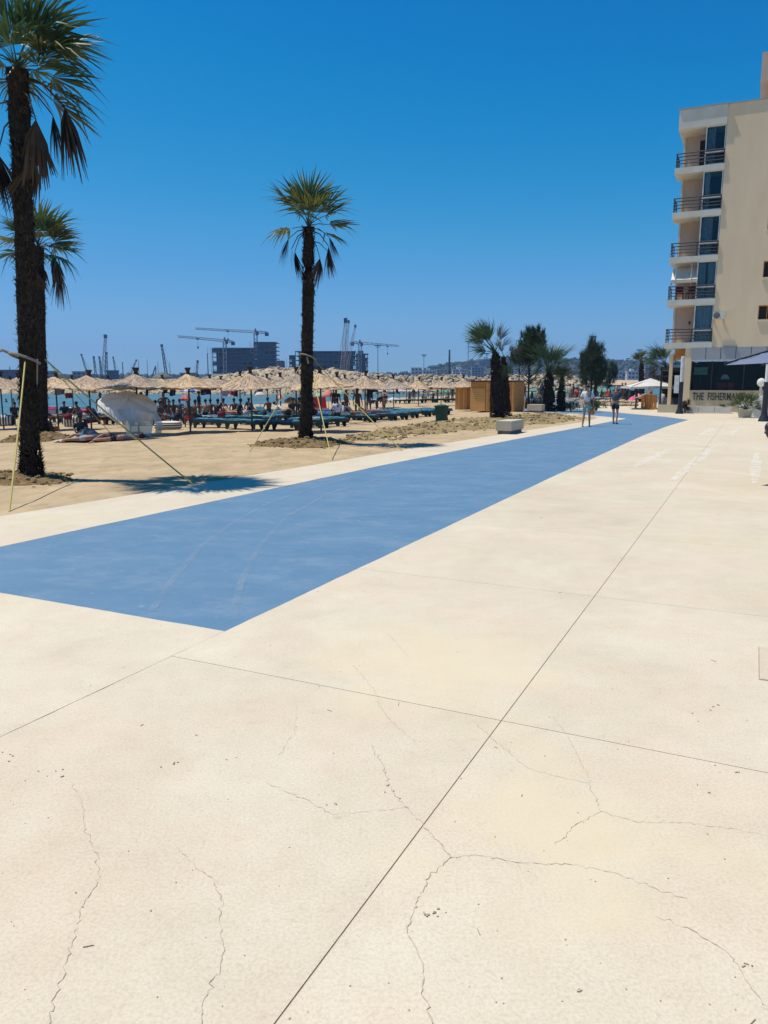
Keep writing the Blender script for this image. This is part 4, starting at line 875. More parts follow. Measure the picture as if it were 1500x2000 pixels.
mb = MB(); mb.grid(stw, 26, 4); mb.grid(lambda u, v: stw(u, 1) + Vector((0, .32 * v, .02 * math.sin(math.pi * v))), 26, 2); mb.grid(lambda u, v: stw(1 - u, v) + Vector((0, .32, 0)), 26, 4); mb.obj('wall', 'whitewash', st, True)
mb = MB(); mb.bx(1.5, 6, -1.15, .3, .0, .86); mb.obj('landing', 'whitewash', st)
mb = MB(); mb.bx(1.35, 5, .1, .13, 1.5, 2.1); mb.obj('glass_balustrade', 'glass', st)
for x in (1.33, 2.5): mb = MB(); mb.bx(x - .03, x + .03, .08, .15, 1.3, 2.16); mb.obj('post', 'whiteframe', st)
p = A(1487, 747, 48); t = thing('ball_lamp', 'round white globe lamp above the whitewashed stair', 'lamp', (p.x, p.y, 0)); mb = MB(); mb.ell((0, 0, p.z), (.25, .25, .27), 16, 10); mb.obj('globe', 'white', t, True); mb = MB(); mb.lathe([(.09, p.z - .5), (.07, p.z - .25), (.14, p.z - .2)], 10); mb.tube([(0, 0, .8), (0, 0, p.z - .4)], .05); mb.obj('post', 'whiteframe', t)

# posts, black below and white above
def post(label, px, pyb, pyt, pys, wpx, sign=False):
    b = G(px, pyb); top = A(px, pyt, b.y).z; mid = A(px, pys, b.y).z; r = wpx / FPX * b.y / 2
    t = thing('light_post', label, 'post', b, ROT, 'black and white light posts')
    mb = MB(); mb.lathe([(r * 2.0, 0), (r * 1.9, .06), (r * 1.15, .32), (r, .5), (r, mid), (0, mid)], 14); mb.obj('base', 'black', t, False)
    mb = MB(); mb.lathe([(r * .8, mid + .002), (r * .8, top), (0, top + .02)], 14); mb.obj('head', 'whiteframe', t)
    if sign:
        mb = MB(); h0, h1 = A(px, 768, b.y).z, A(px, 733, b.y).z; mb.bx(-r * 3.2, -r * 1.0, -.05, .05, h0, h1); mb.obj('sign_box', 'whiteframe', t)
post('black and white light post carrying a slim white box, beside the hotel column', 1327, 808, 696, 746, 8, True)
post('black and white light post at the whitewashed stair', 1492, 823, 712, 746, 11)
p = A(1297, 790, 62); t = thing('white_pole', 'plain white pole rising behind the white parasol', 'pole', (p.x, p.y, 0)); mb = MB(); mb.tube([(0, 0, 0), (0, 0, A(1297, 712, 62).z)], .13, 8); mb.obj('shaft', 'whiteframe', t)

# big square parasols: grey blue one reaching in from the side, white one over the menu stand
def square_parasol(name, label, c, size, zr, zt, m, rz, drop=.22, cat='parasol', n=12):
    t = thing(name, label, cat, c, rz); s = size / 2
    def fn(u, v):
        x, y = (2 * u - 1), (2 * v - 1); k = max(abs(x), abs(y)); sag = .05 * size * math.sin(math.pi * k) * (1 - abs(abs(x) - abs(y)))
        return Vector((x * s, y * s, zr + (zt - zr) * (1 - k) + .0 - sag * .35 + .1 * (abs(x) * abs(y)) * -.6))
    mb = MB(); mb.grid(fn, n, n); mb.obj('canopy', m, t)
    mb = MB()
    for a in range(4):
        rm = Matrix.Rotation(a * math.pi / 2, 3, 'Z'); mb.add([rm @ Vector(v) for v in [(-s, -s - .003, zr - .06), (s, -s - .003, zr - .06), (s, -s - .003, zr - .06 - drop), (-s, -s - .003, zr - .06 - drop)]], [(0, 1, 2, 3)])
    if drop > .01: mb.obj('valance', m, t)
    for a in range(8):
        q = a * math.pi / 4; r = s * (1.35 if a % 2 else .97); mb = MB(); mb.tube([(0, 0, zt - .08), (r * math.cos(q), r * math.sin(q), zr - .03)], .018, 5); mb.obj('rib', 'black', t)
    mb = MB(); mb.tube([(0, 0, 0), (0, 0, zt + .08)], .045, 8); mb.obj('pole', 'black', t); mb = MB(); mb.lathe([(.42, 0), (.42, .09), (.1, .12), (.08, .3)], 14); mb.obj('base', 'grey', t); return t
pt = A(1415, 712, 14.6)
square_parasol('square_parasol', 'grey blue square parasol reaching in above the restaurant front', Vector((pt.x + 2.38, pt.y + .15, 0)), 3.3, pt.z + .05, pt.z + .78, 'parasolblue', R(45 - 6), 0.0)
pw_ = A(1270, 757, 57.5)
square_parasol('square_parasol', 'off white square parasol with a scalloped edge over the menu stand', Vector((pw_.x, pw_.y, 0)), 3.6, pw_.z + .12, pw_.z + .70, 'parasolwhite', ROT + R(20), .12)

# menu stand, counter, big bags under the white parasol
b = G(1251, 800); ms = thing('menu_stand', 'slanted white menu board on dark legs under the white parasol', 'menu stand', b, ROT)
mb = MB(); mb.box((0, 0, 1.0), (.95, .62, .05), rot=Matrix.Rotation(R(-24), 3, 'Y')); mb.obj('board', 'boat', ms)
for x in (-.3, .3): mb = MB(); mb.tube([(x, 0, 0), (x, 0, .98 + x * .35)], .035, 6); mb.obj('leg', 'wooddk', ms)
mb = MB(); mb.box((0, 0, .03), (1.2, .6, .05)); mb.obj('base', 'grey', ms)
b = G(1267, 800); ct = thing('wooden_counter', 'wooden slatted counter with a sack beside it under the white parasol', 'counter', b + Vector((.1, .3, 0)), ROT)
for i in range(5): mb = MB(); mb.bx(-.55 + .22 * i, -.35 + .22 * i, 0, .05, .02, 1.05); mb.obj('plank', 'wood', ct)
mb = MB(); mb.bx(-.6, .6, -.05, .6, 1.06, 1.11); mb.obj('top', 'woodlt', ct); mb = MB(); mb.ell((.85, .2, .55), (.28, .3, .58), 10, 8, pw=.7); mb.obj('sack', 'ltgrey', ct, True)

# ================================================================ PALMS AND TREES
def fan_frond(seed, pet=.6, RR=.85, n=26, spread=200, droop=.25, fold=.2, split=.45, ragged=.12, petr=.012, hang=0.0):
    q = random.Random(seed); mb = MB()
    hub = Vector((pet, 0, -.06 * pet)); mb.tube([(0, 0, 0), (pet * .5, 0, .02), hub], [petr * 1.6, petr, petr * .7], 4, False)
    for i in range(n):
        a = R(-spread / 2 + spread * (i + .5) / n) + q.gauss(0, .02); L = RR * (.72 + .28 * math.cos(a * .8)) * (1 + q.uniform(-ragged * 1.6, ragged)) * (.72 if q.random() < .12 else 1); da = R(spread / n) / 2 * 1.04
        d0 = Vector((math.cos(a), math.sin(a), 0)); sd = Vector((-math.sin(a), math.cos(a), 0)); dr = droop * q.uniform(.6, 1.5) + (.3 if q.random() < .12 else 0)
        pts = []
        for f in (0.02, split, .72, 1.0):
            c = hub + d0 * (L * f); c.z += -dr * L * f ** 2.4 - hang * L * f * abs(math.sin(a)) + fold * .25 * L * f * abs(math.sin(a)) * (1 - f * .7)
            dr = dr + (q.random() < .2) * q.uniform(0, .12); w = L * f * math.tan(da) if f <= split else L * split * math.tan(da) * (1 - (f - split) / (1 - split)) * .95 + .002
            pts.append((c, w))
        vs = []
        for c, w in pts: vs += [c + sd * w + Vector((0, 0, w * .35 * (1 if i % 2 else -1))), c - sd * w - Vector((0, 0, w * .35 * (1 if i % 2 else -1)))]
        mb.add(vs, [(2 * k, 2 * k + 1, 2 * k + 3, 2 * k + 2) for k in range(3)])
    return mb
FR = [fan_frond(i, .60, .95, 24, sp, dr, .35, sl, .1).mesh('frond', ['leaf']) for i, (sp, dr, sl) in enumerate(((165, .10, .55), (150, .22, .5), (180, .38, .48), (140, .16, .58)))]
def dead_frond(seed, wide, L):
    q = random.Random(seed); mb = MB(); hub = Vector((.62, 0, -.42)); mb.tube([(0, 0, 0), (.35, 0, -.12), hub], [.02, .014, .01], 4, False)
    for i in range(34):
        a = R(-wide + 2 * wide * i / 33) + q.gauss(0, .04); l = L * q.uniform(.65, 1.1); o = q.uniform(-.12, .38)
        d = Vector((o, math.sin(a), -math.cos(a))).normalized(); sd = Vector((0, 1, 0)).cross(d).cross(d).normalized(); p0 = hub; p1 = hub + d * l * .45; p2 = p1 + (d * .6 + Vector((.02, 0, -.5))).normalized() * l * .55
        w = .026
        mb.add([p0 - sd * .006, p0 + sd * .006, p1 + sd * w, p1 - sd * w, p2 + sd * .004, p2 - sd * .004], [(0, 1, 2, 3), (3, 2, 4, 5)])
    return mb.mesh('frond', ['leafdry'])
FRD = [dead_frond(40 + i, w, L) for i, (w, L) in enumerate(((22, .85), (32, .95), (26, 1.0)))]
FRU = [fan_frond(60 + i, .80, 1.05, 22, sp, dr, .8, .5, .15, .02).mesh('frond', ['leaf']) for i, (sp, dr) in enumerate(((80, .12), (105, .22), (70, .3)))]
def aim(az, el, roll=0.0): return (Matrix.Rotation(R(az), 3, 'Z') @ Matrix.Rotation(-R(el), 3, 'Y') @ Matrix.Rotation(R(roll), 3, 'X')).to_euler()
def trunk_with_fibre(t, path, rads, seed, n=900, spike=.10, boots=False, m='trunk'):
    q = random.Random(seed); pts = []; rr = []
    N = 26
    for i in range(N + 1):
        f = i / N * (len(path) - 1); k = min(int(f), len(path) - 2); p = Vector(path[k]).lerp(Vector(path[k + 1]), f - k); r = rads[k] + (rads[k + 1] - rads[k]) * (f - k)
        pts.append(p + Vector((q.gauss(0, .006), q.gauss(0, .006), 0))); rr.append(r * q.uniform(.93, 1.07))
    mb = MB(); mb.tube(pts, rr, 14); mb.obj('trunk', m, t, True)
    mb = MB()
    for i in range(n):
        f = q.random() * N * .999; k = int(f); p = pts[k].lerp(pts[k + 1], f - k); r = rr[k]; a = q.uniform(0, 2 * math.pi)
        o = Vector((math.cos(a), math.sin(a), 0)); s = Vector((-math.sin(a), math.cos(a), 0)); L = spike * q.uniform(.5, 1.5); w = q.uniform(.016, .04) * (2.0 if boots else 1)
        up = q.uniform(.2, 1.3) * (1 if q.random() < .75 else -1.4)
        b = p + o * r * .93; tip = b + (o * q.uniform(.25, .9) + Vector((0, 0, up))).normalized() * L
        mb.add([b - s * w, b + s * w, tip + s * w * .2, tip - s * w * .2, b + Vector((0, 0, .02)) + o * .015], [(0, 1, 2, 3), (0, 3, 4), (1, 4, 2)])
    mb.obj('trunk_fibre', 'fibre', t)['kind'] = 'stuff'
    return pts[-1]
def put(t, me, top, az, el, roll=0, sc_=1.0, m=None, off=0.0):
    o = link('frond', me, t, loc=Vector(top) + Vector((0, 0, off)), rot=aim(az, el, roll)); o.scale = (sc_,) * 3
    if m: o.material_slots[0].link = 'OBJECT'; o.material_slots[0].material = M[m]
    return o
def fan_palm(label, base, top, r0, r1, seed, ngreen, ndry, sc_=1.0, extra=(), group='tall fan palms on the sand', nf=1500, mid=None):
    q = random.Random(seed); t = thing('fan_palm', label, 'palm tree', base, 0, group); tp = Vector(top) - Vector(base)
    m_ = tp * .5 if mid is None else Vector(mid) - Vector(base)
    e = trunk_with_fibre(t, [(0, 0, -.1), tp * .06, m_, tp], [r0 * 1.25, r0, r0 * .95, r1], seed, nf)
    for i in range(ngreen):
        el = 78 - 88 * (i / ngreen) ** .9 + q.uniform(-8, 8); az = i * 137.5 + q.uniform(-18, 18)
        put(t, FR[i % 4], e, az, el, q.uniform(-35, 35), sc_ * q.uniform(.85, 1.12), 'leafy' if q.random() < .16 else None, q.uniform(-.05, .12))
    for i in range(ndry):
        el = q.uniform(-28, 12); az = i * 360 / ndry + q.uniform(-25, 25); put(t, FRD[i % 3], e, az, el, q.uniform(-12, 12), sc_ * q.uniform(.8, 1.1), None, q.uniform(-.5, .0))
    for az, el, kind, s_, off in extra: put(t, (FR if kind in 'gy' else FRD)[int(abs(az)) % (4 if kind in 'gy' else 3)], e, az, el, 0, sc_ * s_, 'leafy' if kind == 'y' else None, off)
    return t
b1_ = G(62, 935); fan_palm('nearest tall fan palm with a thick shaggy dark trunk and hanging brown leaves', b1_, A(34, 138, b1_.y + .1), .185, .20, 3, 17, 3, 1.06,
    ((-25, 12, 'y', 1.15, 0), (-5, -16, 'y', 1.1, -.1), (-10, 34, 'g', 1.2, 0), (5, 52, 'g', 1.2, 0), (-35, -2, 'g', 1.1, 0), (20, -28, 'y', 1.1, -.1), (-12, 2, 'd', 1.45, -.12), (-45, -12, 'd', 1.3, -.3), (-25, -38, 'd', 1.15, -.75), (170, -20, 'd', 1.2, -.7)), nf=2600, mid=A(50, 520, b1_.y + .05))
b2_ = PALM2; fan_palm('fan palm standing close behind the nearest palm trunk', b2_, A(74, 482, b2_.y), .24, .21, 9, 15, 3, 1.08, ((-15, 28, 'y', 1.15, 0), (0, 50, 'g', 1.2, 0), (-20, -2, 'g', 1.2, 0), (-10, -22, 'g', 1.1, 0), (180, -10, 'g', 1.15, 0), (165, 18, 'y', 1.1, 0), (-5, -10, 'd', 1.3, -.1), (-30, 8, 'd', 1.2, 0)))
b3_ = PALM3; fan_palm('slim fan palm standing alone in front of the sun loungers', b3_, A(603, 444, b3_.y), .20, .18, 15, 3, 1, .98,
    ((176, 52, 'g', 1.2, .05), (160, 66, 'g', 1.15, .1), (110, 76, 'g', 1.15, .1), (70, 80, 'g', 1.15, .1), (285, 74, 'g', 1.1, .1), (20, 66, 'g', 1.1, .1), (-8, 46, 'g', 1.15, .05), (12, 34, 'g', 1.1, .05), (250, 55, 'y', 1.0, 0), (300, 40, 'y', 1.0, 0), (0, 6, 'y', 1.12, .05), (-15, -16, 'y', .95, 0), (182, -2, 'y', 1.0, 0), (178, 10, 'd', .95, -.05), (186, -14, 'd', 1.1, -.05), (165, -20, 'd', 1.1, -.05), (-12, -6, 'd', 1.15, -.05), (-28, -24, 'd', 1.05, -.3), (12, 12, 'd', .95, 0)), nf=2000, mid=A(601, 640, b3_.y))
def young_palm(label, px, py, pyt, r0, r1, seed, fr, lean=0, sc_=1.0, name='young_palm', nf=600, double=True, roll=60):
    b = G(px, py); t = thing(name, label, 'palm tree', b + Vector((0, 0, -.03))); tp = A(px + lean, pyt, b.y) - b
    e = trunk_with_fibre(t, [(0, 0, -.1), tp * .15, tp * .6, tp * .92, tp * 1.06], [r0 * 1.15, r0 * .95, r0 * .8, r1 * .9, r1 * .35], seed, nf, .12, True); q = random.Random(seed)
    for az, el, s_, m in [(a, e_, s2, m2) for a, e_, s2, m2 in fr] + ([(a + 17, min(86, e_ + 9), s2 * .85, m2) for a, e_, s2, m2 in fr] if double else []): put(t, FRU[int(az + el) % 3], e, az + q.uniform(-8, 8), el, q.uniform(-60, 60) if double else q.choice((-1, 1)) * q.uniform(35, 80), sc_ * s_, m, q.uniform(-.15, .1))
    return t
WIND = [(180, 60, 1.5, None), (176, 52, 1.45, None), (186, 44, 1.4, None), (168, 70, 1.4, None), (180, 30, 1.2, None), (190, 18, 1.1, None), (150, 64, 1.3, None), (215, 58, 1.3, None), (60, 78, 1.2, None), (0, 72, 1.0, 'leafdry'), (-15, 50, .8, 'leafdry'), (10, -50, .9, None), (-10, -72, 1.0, None), (185, 2, .8, None), (182, 40, 1.35, None), (172, 58, 1.4, None)]
young_palm('stout palm with a shaggy trunk and wind swept crown in front of the kiosk', 972, 818, 696, .41, .28, 31, WIND, -4, .80, nf=900, double=False)
young_palm('slimmer dark trunk leaning against the stout kiosk palm', 990, 815, 704, .27, .19, 32, [(0, 40, .7, 'leafdry'), (20, -70, .8, None), (-30, -60, .8, None), (150, 70, .7, None)], -6, .9, nf=500)
BUSH = [(180, 62, 1.45, None), (170, 48, 1.3, None), (150, 75, 1.4, None), (20, 70, 1.3, None), (-10, 52, 1.5, None), (0, 38, 1.3, None), (90, 78, 1.3, None), (270, 70, 1.2, None), (200, 30, 1.1, None), (230, 55, 1.2, None), (-40, 60, 1.2, None), (40, 30, 1.0, None), (10, 10, .9, None), (185, 10, .8, None), (-20, -20, .8, None), (-70, 45, 1.1, None), (-110, 50, 1.1, None), (200, -30, .8, None)]
young_palm('bushy green palm with upright fronds behind the small stone block', 1072, 803, 733, .44, .36, 33, BUSH, 0, .92, nf=700)
young_palm('small bright green palm next to the bushy green palm', 1094, 803, 742, .34, .2, 34, [(a, 20 + (a * 7) % 60, .72, 'leafy' if a % 3 == 0 else None) for a in range(0, 360, 24)], 4, .85, nf=350)
young_palm('small brown crowned palm beyond the white parasol', 1253, 785, 712, .34, .28, 35, [(a, 10 + (a * 11) % 70, .8, 'leafdry' if a % 2 else None) for a in range(0, 360, 25)], 0, .95, nf=300)
young_palm('dark palm at the hotel corner behind the white parasol', 1304, 796, 722, .46, .4, 36, [(180, 50, 1.3, None), (170, 35, 1.3, None), (185, 22, 1.2, None), (160, 60, 1.2, None), (200, 65, 1.2, None), (90, 70, 1.1, None), (0, 60, 1.0, None), (180, 5, 1.0, None), (150, -20, 1.0, 'leafdry'), (190, -45, 1.0, 'leafdry'), (20, 30, 1.0, None), (-20, -40, 1.0, 'leafdry')], -2, .95, nf=400)

def needles(mb, c, r, n, q, L=.16, up=.6):
    for _ in range(n):
        d = Vector((q.gauss(0, 1), q.gauss(0, 1), q.gauss(0, 1) + up)).normalized(); p = Vector(c) + Vector((q.uniform(-1, 1) * r, q.uniform(-1, 1) * r, q.uniform(-1, 1) * r)); s = d.orthogonal().normalized() * .022
        s = Matrix.Rotation(q.uniform(0, 6.28), 3, d) @ s; l = L * q.uniform(.6, 1.4); mb.add([p - s, p + s, p + d * l + s * .15, p + d * l - s * .15], [(0, 1, 2, 3)])
def leafy_tree(name, label, base, h, crown_c, crown_r, seed, nclump, trunk_r, m='needle', bare=0, L=.2, per=26, stems=1, cat='tree', spire=.0, lobes=None):
    q = random.Random(seed); t = thing(name, label, cat, base); mb = MB()
    for s_ in range(stems):
        x = (s_ - (stems - 1) / 2) * .5; mb.tube([(x * .6, 0, -.1), (x, q.uniform(-.1, .1), h * .4), (x * .8, 0, h * .93)], [trunk_r, trunk_r * .75, trunk_r * .25], 8)
    mb.obj('trunk', 'bark', t); lm = MB(); cm = MB()
    for i in range(nclump):
        while True:
            v = Vector((q.uniform(-1, 1), q.uniform(-1, 1), q.uniform(-1, 1)))
            if .25 < v.length < 1: break
        if lobes: lb = lobes[i % len(lobes)]; v = Vector((lb[0] + v.x * lb[2], v.y * lb[2], lb[1] + v.z * lb[3]))
        w = 1 - spire * max(0, v.z); c = Vector(crown_c) + Vector((v.x * crown_r[0] * w, v.y * crown_r[1] * w, v.z * crown_r[2])); st = Vector((0, 0, max(.3 * h, c.z - .5 - .5 * abs(v.x))))
        if i % 4 == 0: lm.tube([st, st.lerp(c, .6) + Vector((0, 0, -.08)), c], [trunk_r * .3, trunk_r * .18, .01], 4, False)
        needles(cm, c, crown_r[0] * .16, per, q, L)
        if i % 3 == 0: needles(cm, c + Vector((0, 0, .2)), crown_r[0] * .06, per, q, L * 1.6, 4)
    for i in range(bare):
        a = q.uniform(0, 6.28); z0 = h * q.uniform(.32, .66); r = crown_r[0] * q.uniform(.6, 1.1); lm.tube([(0, 0, z0), (r * .5 * math.cos(a), r * .5 * math.sin(a), z0 + r * .35), (r * math.cos(a), r * math.sin(a), z0 + r * .95)], [.035, .022, .008], 4, False)
        for k in range(3): f = q.uniform(.4, .9); p = Vector((r * f * math.cos(a), r * f * math.sin(a), z0 + r * .9 * f)); lm.tube([p, p + Vector((q.gauss(0, .25), q.gauss(0, .25), .35))], [.014, .005], 3, False)
    lm.obj('limb', 'bark', t)['kind'] = 'stuff'; cm.obj('crown', m, t); return t
b = G(1031, 800); h = A(1031, 645, b.y).z; r1_ = 27 / FPX * b.y; leafy_tree('pine_tree', 'small pine with a rounded top crown and bare lower branches', b, h, (0.15, 0, A(1031, 677, b.y).z), (r1_, r1_, 30 / FPX * b.y), 51, 150, .10, bare=34, L=.26, per=34)
Yc = 78; p = A(1155, 745, Yc); hz_ = A(1155, 662, Yc).z + .3; leafy_tree('conifer_tree', 'big dark conifer with several stems behind the two men', (p.x, Yc, -.3), hz_, (0, 0, A(1155, 712, Yc).z + .3), (27 / FPX * Yc, 27 / FPX * Yc, 48 / FPX * Yc), 52, 190, .16, stems=3, L=.42, per=36, spire=.0, lobes=((-.42, -.30, .56, .60), (.46, -.36, .58, .55), (-.12, .36, .60, .50), (.26, .28, .60, .52), (.0, -.1, .8, .6)))
p = A(1190, 745, 92); leafy_tree('small_tree', 'small dark tree between the big conifer and the brown palm', (p.x, 92, -.3), 4.2, (0, 0, 3.0), (.9, .9, 1.5), 53, 70, .12, L=.36, per=24)
p = A(1014, 745, 62); leafy_tree('small_tree', 'thin tree with drooping leaves just behind the small pine', (p.x, 62, -.2), A(1014, 690, 62).z, (0, 0, A(1014, 694, 62).z), (.9, .7, .6), 54, 36, .08, L=.4, per=22)
def shrub(label, c, r, h, seed, m='shrub', n=60, L=.16, name='shrub'):
    q = random.Random(seed); t = thing(name, label, 'shrub', c, 0, 'shrubs along the low stone border'); mb = MB()
    for i in range(n):
        a = q.uniform(0, 6.28); rr = r * q.random() ** .5; needles(mb, (rr * math.cos(a), rr * math.sin(a), h * (.15 + .75 * q.random() * (1 - .5 * rr / r))), r * .12, 12, q, L, .9)
    mb.obj('foliage', m, t); mb = MB(); [mb.tube([(0, 0, -.05), (r * .4 * math.cos(a), r * .4 * math.sin(a), h * .6)], [.02, .008], 4, False) for a in (0, 1.5, 3, 4.5)]; mb.obj('stem', 'bark', t)
shrub('olive shrub on a short stem beside the man in mint shorts', G(1115, 803), .62, .95, 61, 'leafy', 50); shrub('dark low shrub between the two men', G(1162, 797), .9, .6, 62, 'shrub', 60); shrub('thin young shrub just behind the man in mint shorts', G(1159, 806), .32, 1.15, 63, 'shrub', 40); shrub('dry bush at the foot of the bushy green palm', G(1100, 800), .5, .45, 64, 'needle', 36)
# potted palm and bushes at the sign
pp = W(47.8, -.40); t = thing('potted_palm', 'green palm in a grey pot hiding the end of the sign', 'potted plant', pp); mb = MB(); mb.lathe([(.30, 0), (.42, .42), (.44, .46), (.36, .46), (.34, .4), (0, .4)], 16); mb.obj('pot', 'stone', t)
for i in range(22): o = put(t, FRU[i % 3], (0, 0, .45), i * 137, 78 - (i * 3.2), (i * 50) % 90, .62, 'shrub')
shrub('yellow green bush between the potted palm and the stair', W(49.5, .35), .55, 1.55, 66, 'leafy', 70, .2); shrub('brown dry shrub at the foot of the hotel column', W(52.6, -3.55 * K + .15), .35, 1.1, 67, 'leafdry', 40, .18); shrub('small spiky plant in the planter below the sign', W(53.1, -1.75), .16, .85, 68, 'leafy', 10, .2)

# ================================================================ THE BEACH
# thatched parasols
def umbrella_meshes(seed):
    q = random.Random(seed); mb = MB(); n = 56; vs = []; fs = []
    prof = [(.03, 1.0), (.12, .88), (.3, .62), (.55, .34), (.8, .12), (1.0, 0.0), (1.02, -.03)]
    for i, (r, z) in enumerate(prof):
        for k in range(n):
            a = 2 * math.pi * k / n; rr = r * (1 + q.uniform(-.02, .02) * (i + 1) / 3); vs.append((rr * math.cos(a), rr * math.sin(a), z * .62 + q.uniform(-.022, .022) * min(1, i * .4) - (.05 * q.random() if i == 6 else 0)))
    for i in range(len(prof) - 1):
        for k in range(n): k2 = (k + 1) % n; fs.append((i * n + k, i * n + k2, (i + 1) * n + k2, (i + 1) * n + k))
    mb.add(vs, fs)
    for _ in range(420):                                               # loose straws lying down the cone and hanging from the rim
        a = q.uniform(0, 6.28); r0 = q.uniform(.15, .97); r1 = min(1.06, r0 + q.uniform(.1, .3)); f = lambda r: .62 * max(0, (1 - r)) ** 1.25 + .012
        s = Vector((-math.sin(a), math.cos(a), 0)) * .009; p0 = Vector((r0 * math.cos(a), r0 * math.sin(a), f(r0))); p1 = Vector((r1 * math.cos(a + .03), r1 * math.sin(a + .03), f(r1) + .01 - (.04 if r1 > 1 else 0)))
        mb.add([p0 - s, p0 + s, p1 + s * .4, p1 - s * .4], [(0, 1, 2, 3)])
    can = mb.mesh('canopy', 'straw')
    mb = MB(); mb.lathe([(.10, .50), (.075, .60), (.05, .68), (.085, .80), (.10, .86), (0, .84)], 9, jit=.15); fin = mb.mesh('finial', 'strawdk')
    mb = MB()
    for k in range(8): a = 2 * math.pi * k / 8; mb.tube([(.04 * math.cos(a), .04 * math.sin(a), .34), (.98 * math.cos(a), .98 * math.sin(a), -.01)], .016, 4)
    rib = mb.mesh('ribs', 'bark')
    return can, fin, rib
UM = [umbrella_meshes(i) for i in range(3)]
def thatch(label, px, w, pyr, pya, i, group, pole=True):
    Y = 2.5 * 1490 / w; c = D(px, Y); wide = 1.12 + .07 * math.sin(px * 3.1); zr = A(px, pyr, Y).z; za = A(px, pya, Y).z; R_ = 1.25 * wide
    t = thing('thatched_parasol', label, 'beach parasol', c, 0, group); can, fin, rib = UM[i % 3]
    for nm, me in (('canopy', can), ('finial', fin), ('ribs', rib)):
        o = link(nm, me, t, loc=(0, 0, zr - c.z), rotz=i * 1.3); o.scale = (R_, R_, (za - zr) / .62)
        o.rotation_euler = (math.sin(px * 1.7) * .055, math.cos(px * 2.3) * .05, i * 1.3)
        if nm == 'ribs': o['kind'] = 'stuff'
        if nm == 'canopy' and i % 3: o.material_slots[0].link = 'OBJECT'; o.material_slots[0].material = M[('straw', 'strawgrey', 'strawgold')[(i * 7) % 3]]
    mb = MB(); mb.tube([(0, 0, -.2), (.0, 0, zr - c.z + (za - zr) * .85)], .038, 7); mb.obj('pole', 'polegreen', t); return c
FRONT = [(0, 95, 757, 734, 'cut by the frame edge beside the nearest palm'), (36, 84, 755.5, 736, 'just left of the nearest palm trunk'), (108, 100, 755.5, 735, 'next to the palm trunks, a grey towel hanging under it'), (173, 112, 757, 732, 'with a dark red flag hanging from its rim'), (266, 118, 757.5, 729, 'directly above the white windblown tent'), (368, 114, 757.5, 729, 'over the raised striped lounger'), (490, 112, 757.5, 727.5, 'half way between the white tent and the slim palm'), (578, 96, 756.5, 728, 'whose rim runs behind the slim palm trunk'), (626, 118, 757, 727.5, 'just right of the slim palm trunk'), (713, 86, 757, 733, 'above the seated man in a white shirt'), (769, 60, 757.5, 738.5, 'first of the three small ones before the kiosk'), (818, 52, 758, 742.5, 'second of the three small ones before the kiosk'), (862, 52, 758, 742.5, 'last of the three small ones, over the green bin')]
for i, (px, w, a, b, l) in enumerate(FRONT): thatch('front thatched parasol, ' + l, px, w, a, b, i, 'thatched parasols over the loungers')
BACK = [(20, 66, 755.5, 740), (64, 60, 755.5, 740), (140, 66, 755, 739), (212, 62, 755.5, 739.5), (318, 64, 755.5, 738.5), (410, 66, 754.5, 738), (432, 58, 754.5, 740), (468, 74, 756, 733), (522, 66, 756, 737), (547, 74, 755, 735), (600, 58, 755.5, 740), (657, 78, 756.5, 735), (674, 64, 756, 738), (738, 54, 757, 740), (794, 44, 757.5, 744), (884, 42, 758, 745)]
for i, (px, w, a, b) in enumerate(BACK):
    near = min(FRONT, key=lambda f: abs(f[0] - px)); side = 'left' if px < near[0] else 'right'
    lab = f'smaller thatched parasol of the rear rows, {ORD[i] if i < 20 else ("twenty first", "twenty second")[i - 20]} counting from the nearest palm to the kiosk'
    thatch(lab, px, w, a, b, i + 1, 'thatched parasols behind the front row')

# sun loungers
def lounger(name, label, loc, rz, raised=0.0, m='mattress'):
    t = thing(name, label, 'sun lounger', loc, rz, 'blue sun loungers under the thatch')
    mb = MB(); [mb.bx(-1.02, 1.02, y - .035, y + .035, .27, .36) for y in (-.31, .31)]; [mb.bx(x - .03, x + .03, -.275, .275, .28, .35) for x in (-.99, -.35, .35, .99)]; mb.obj('frame', 'frame', t)
    for sx in (-1, 1):
        for sy in (-1, 1):
            mb = MB(); x = sx * .72; y = sy * .30
            mb.add([(x - .14, y - .03, .27), (x + .14, y - .03, .27), (x + .14, y + .03, .27), (x - .14, y + .03, .27), (x - .05 + sx * .05, y - .03, 0), (x + .05 + sx * .05, y - .03, 0), (x + .05 + sx * .05, y + .03, 0), (x - .05 + sx * .05, y + .03, 0)], [(0, 1, 5, 4), (1, 2, 6, 5), (2, 3, 7, 6), (3, 0, 4, 7), (4, 5, 6, 7), (3, 2, 1, 0)]); mb.obj('leg', 'frame', t)
    def pad(x0, x1, base, ang, nm):
        mb = MB(); mb.grid(lambda u, v: Vector((0 + (x1 - x0) * u, -.30 + .6 * v, .07 + .022 * math.sin(math.pi * u) + .018 * math.sin(math.pi * v) + .012 * math.sin(u * 25))), 12, 4)
        mb.bx(0.01, x1 - x0 - .01, -.295, .295, 0, .066); o = mb.obj(nm, m, t, True); o.location = (x0, 0, base); o.rotation_euler = (0, ang, 0); return o
    pad(-.30, 1.0, .362, 0, 'mattress'); o = pad(0, .70, .362, 0, 'head_rest'); o.location = (-.31, 0, .362); o.rotation_euler = (0, 0, math.pi)
    o.rotation_euler = (Matrix.Rotation(math.pi, 3, 'Z') @ Matrix.Rotation(-raised, 3, 'Y')).to_euler(); return t
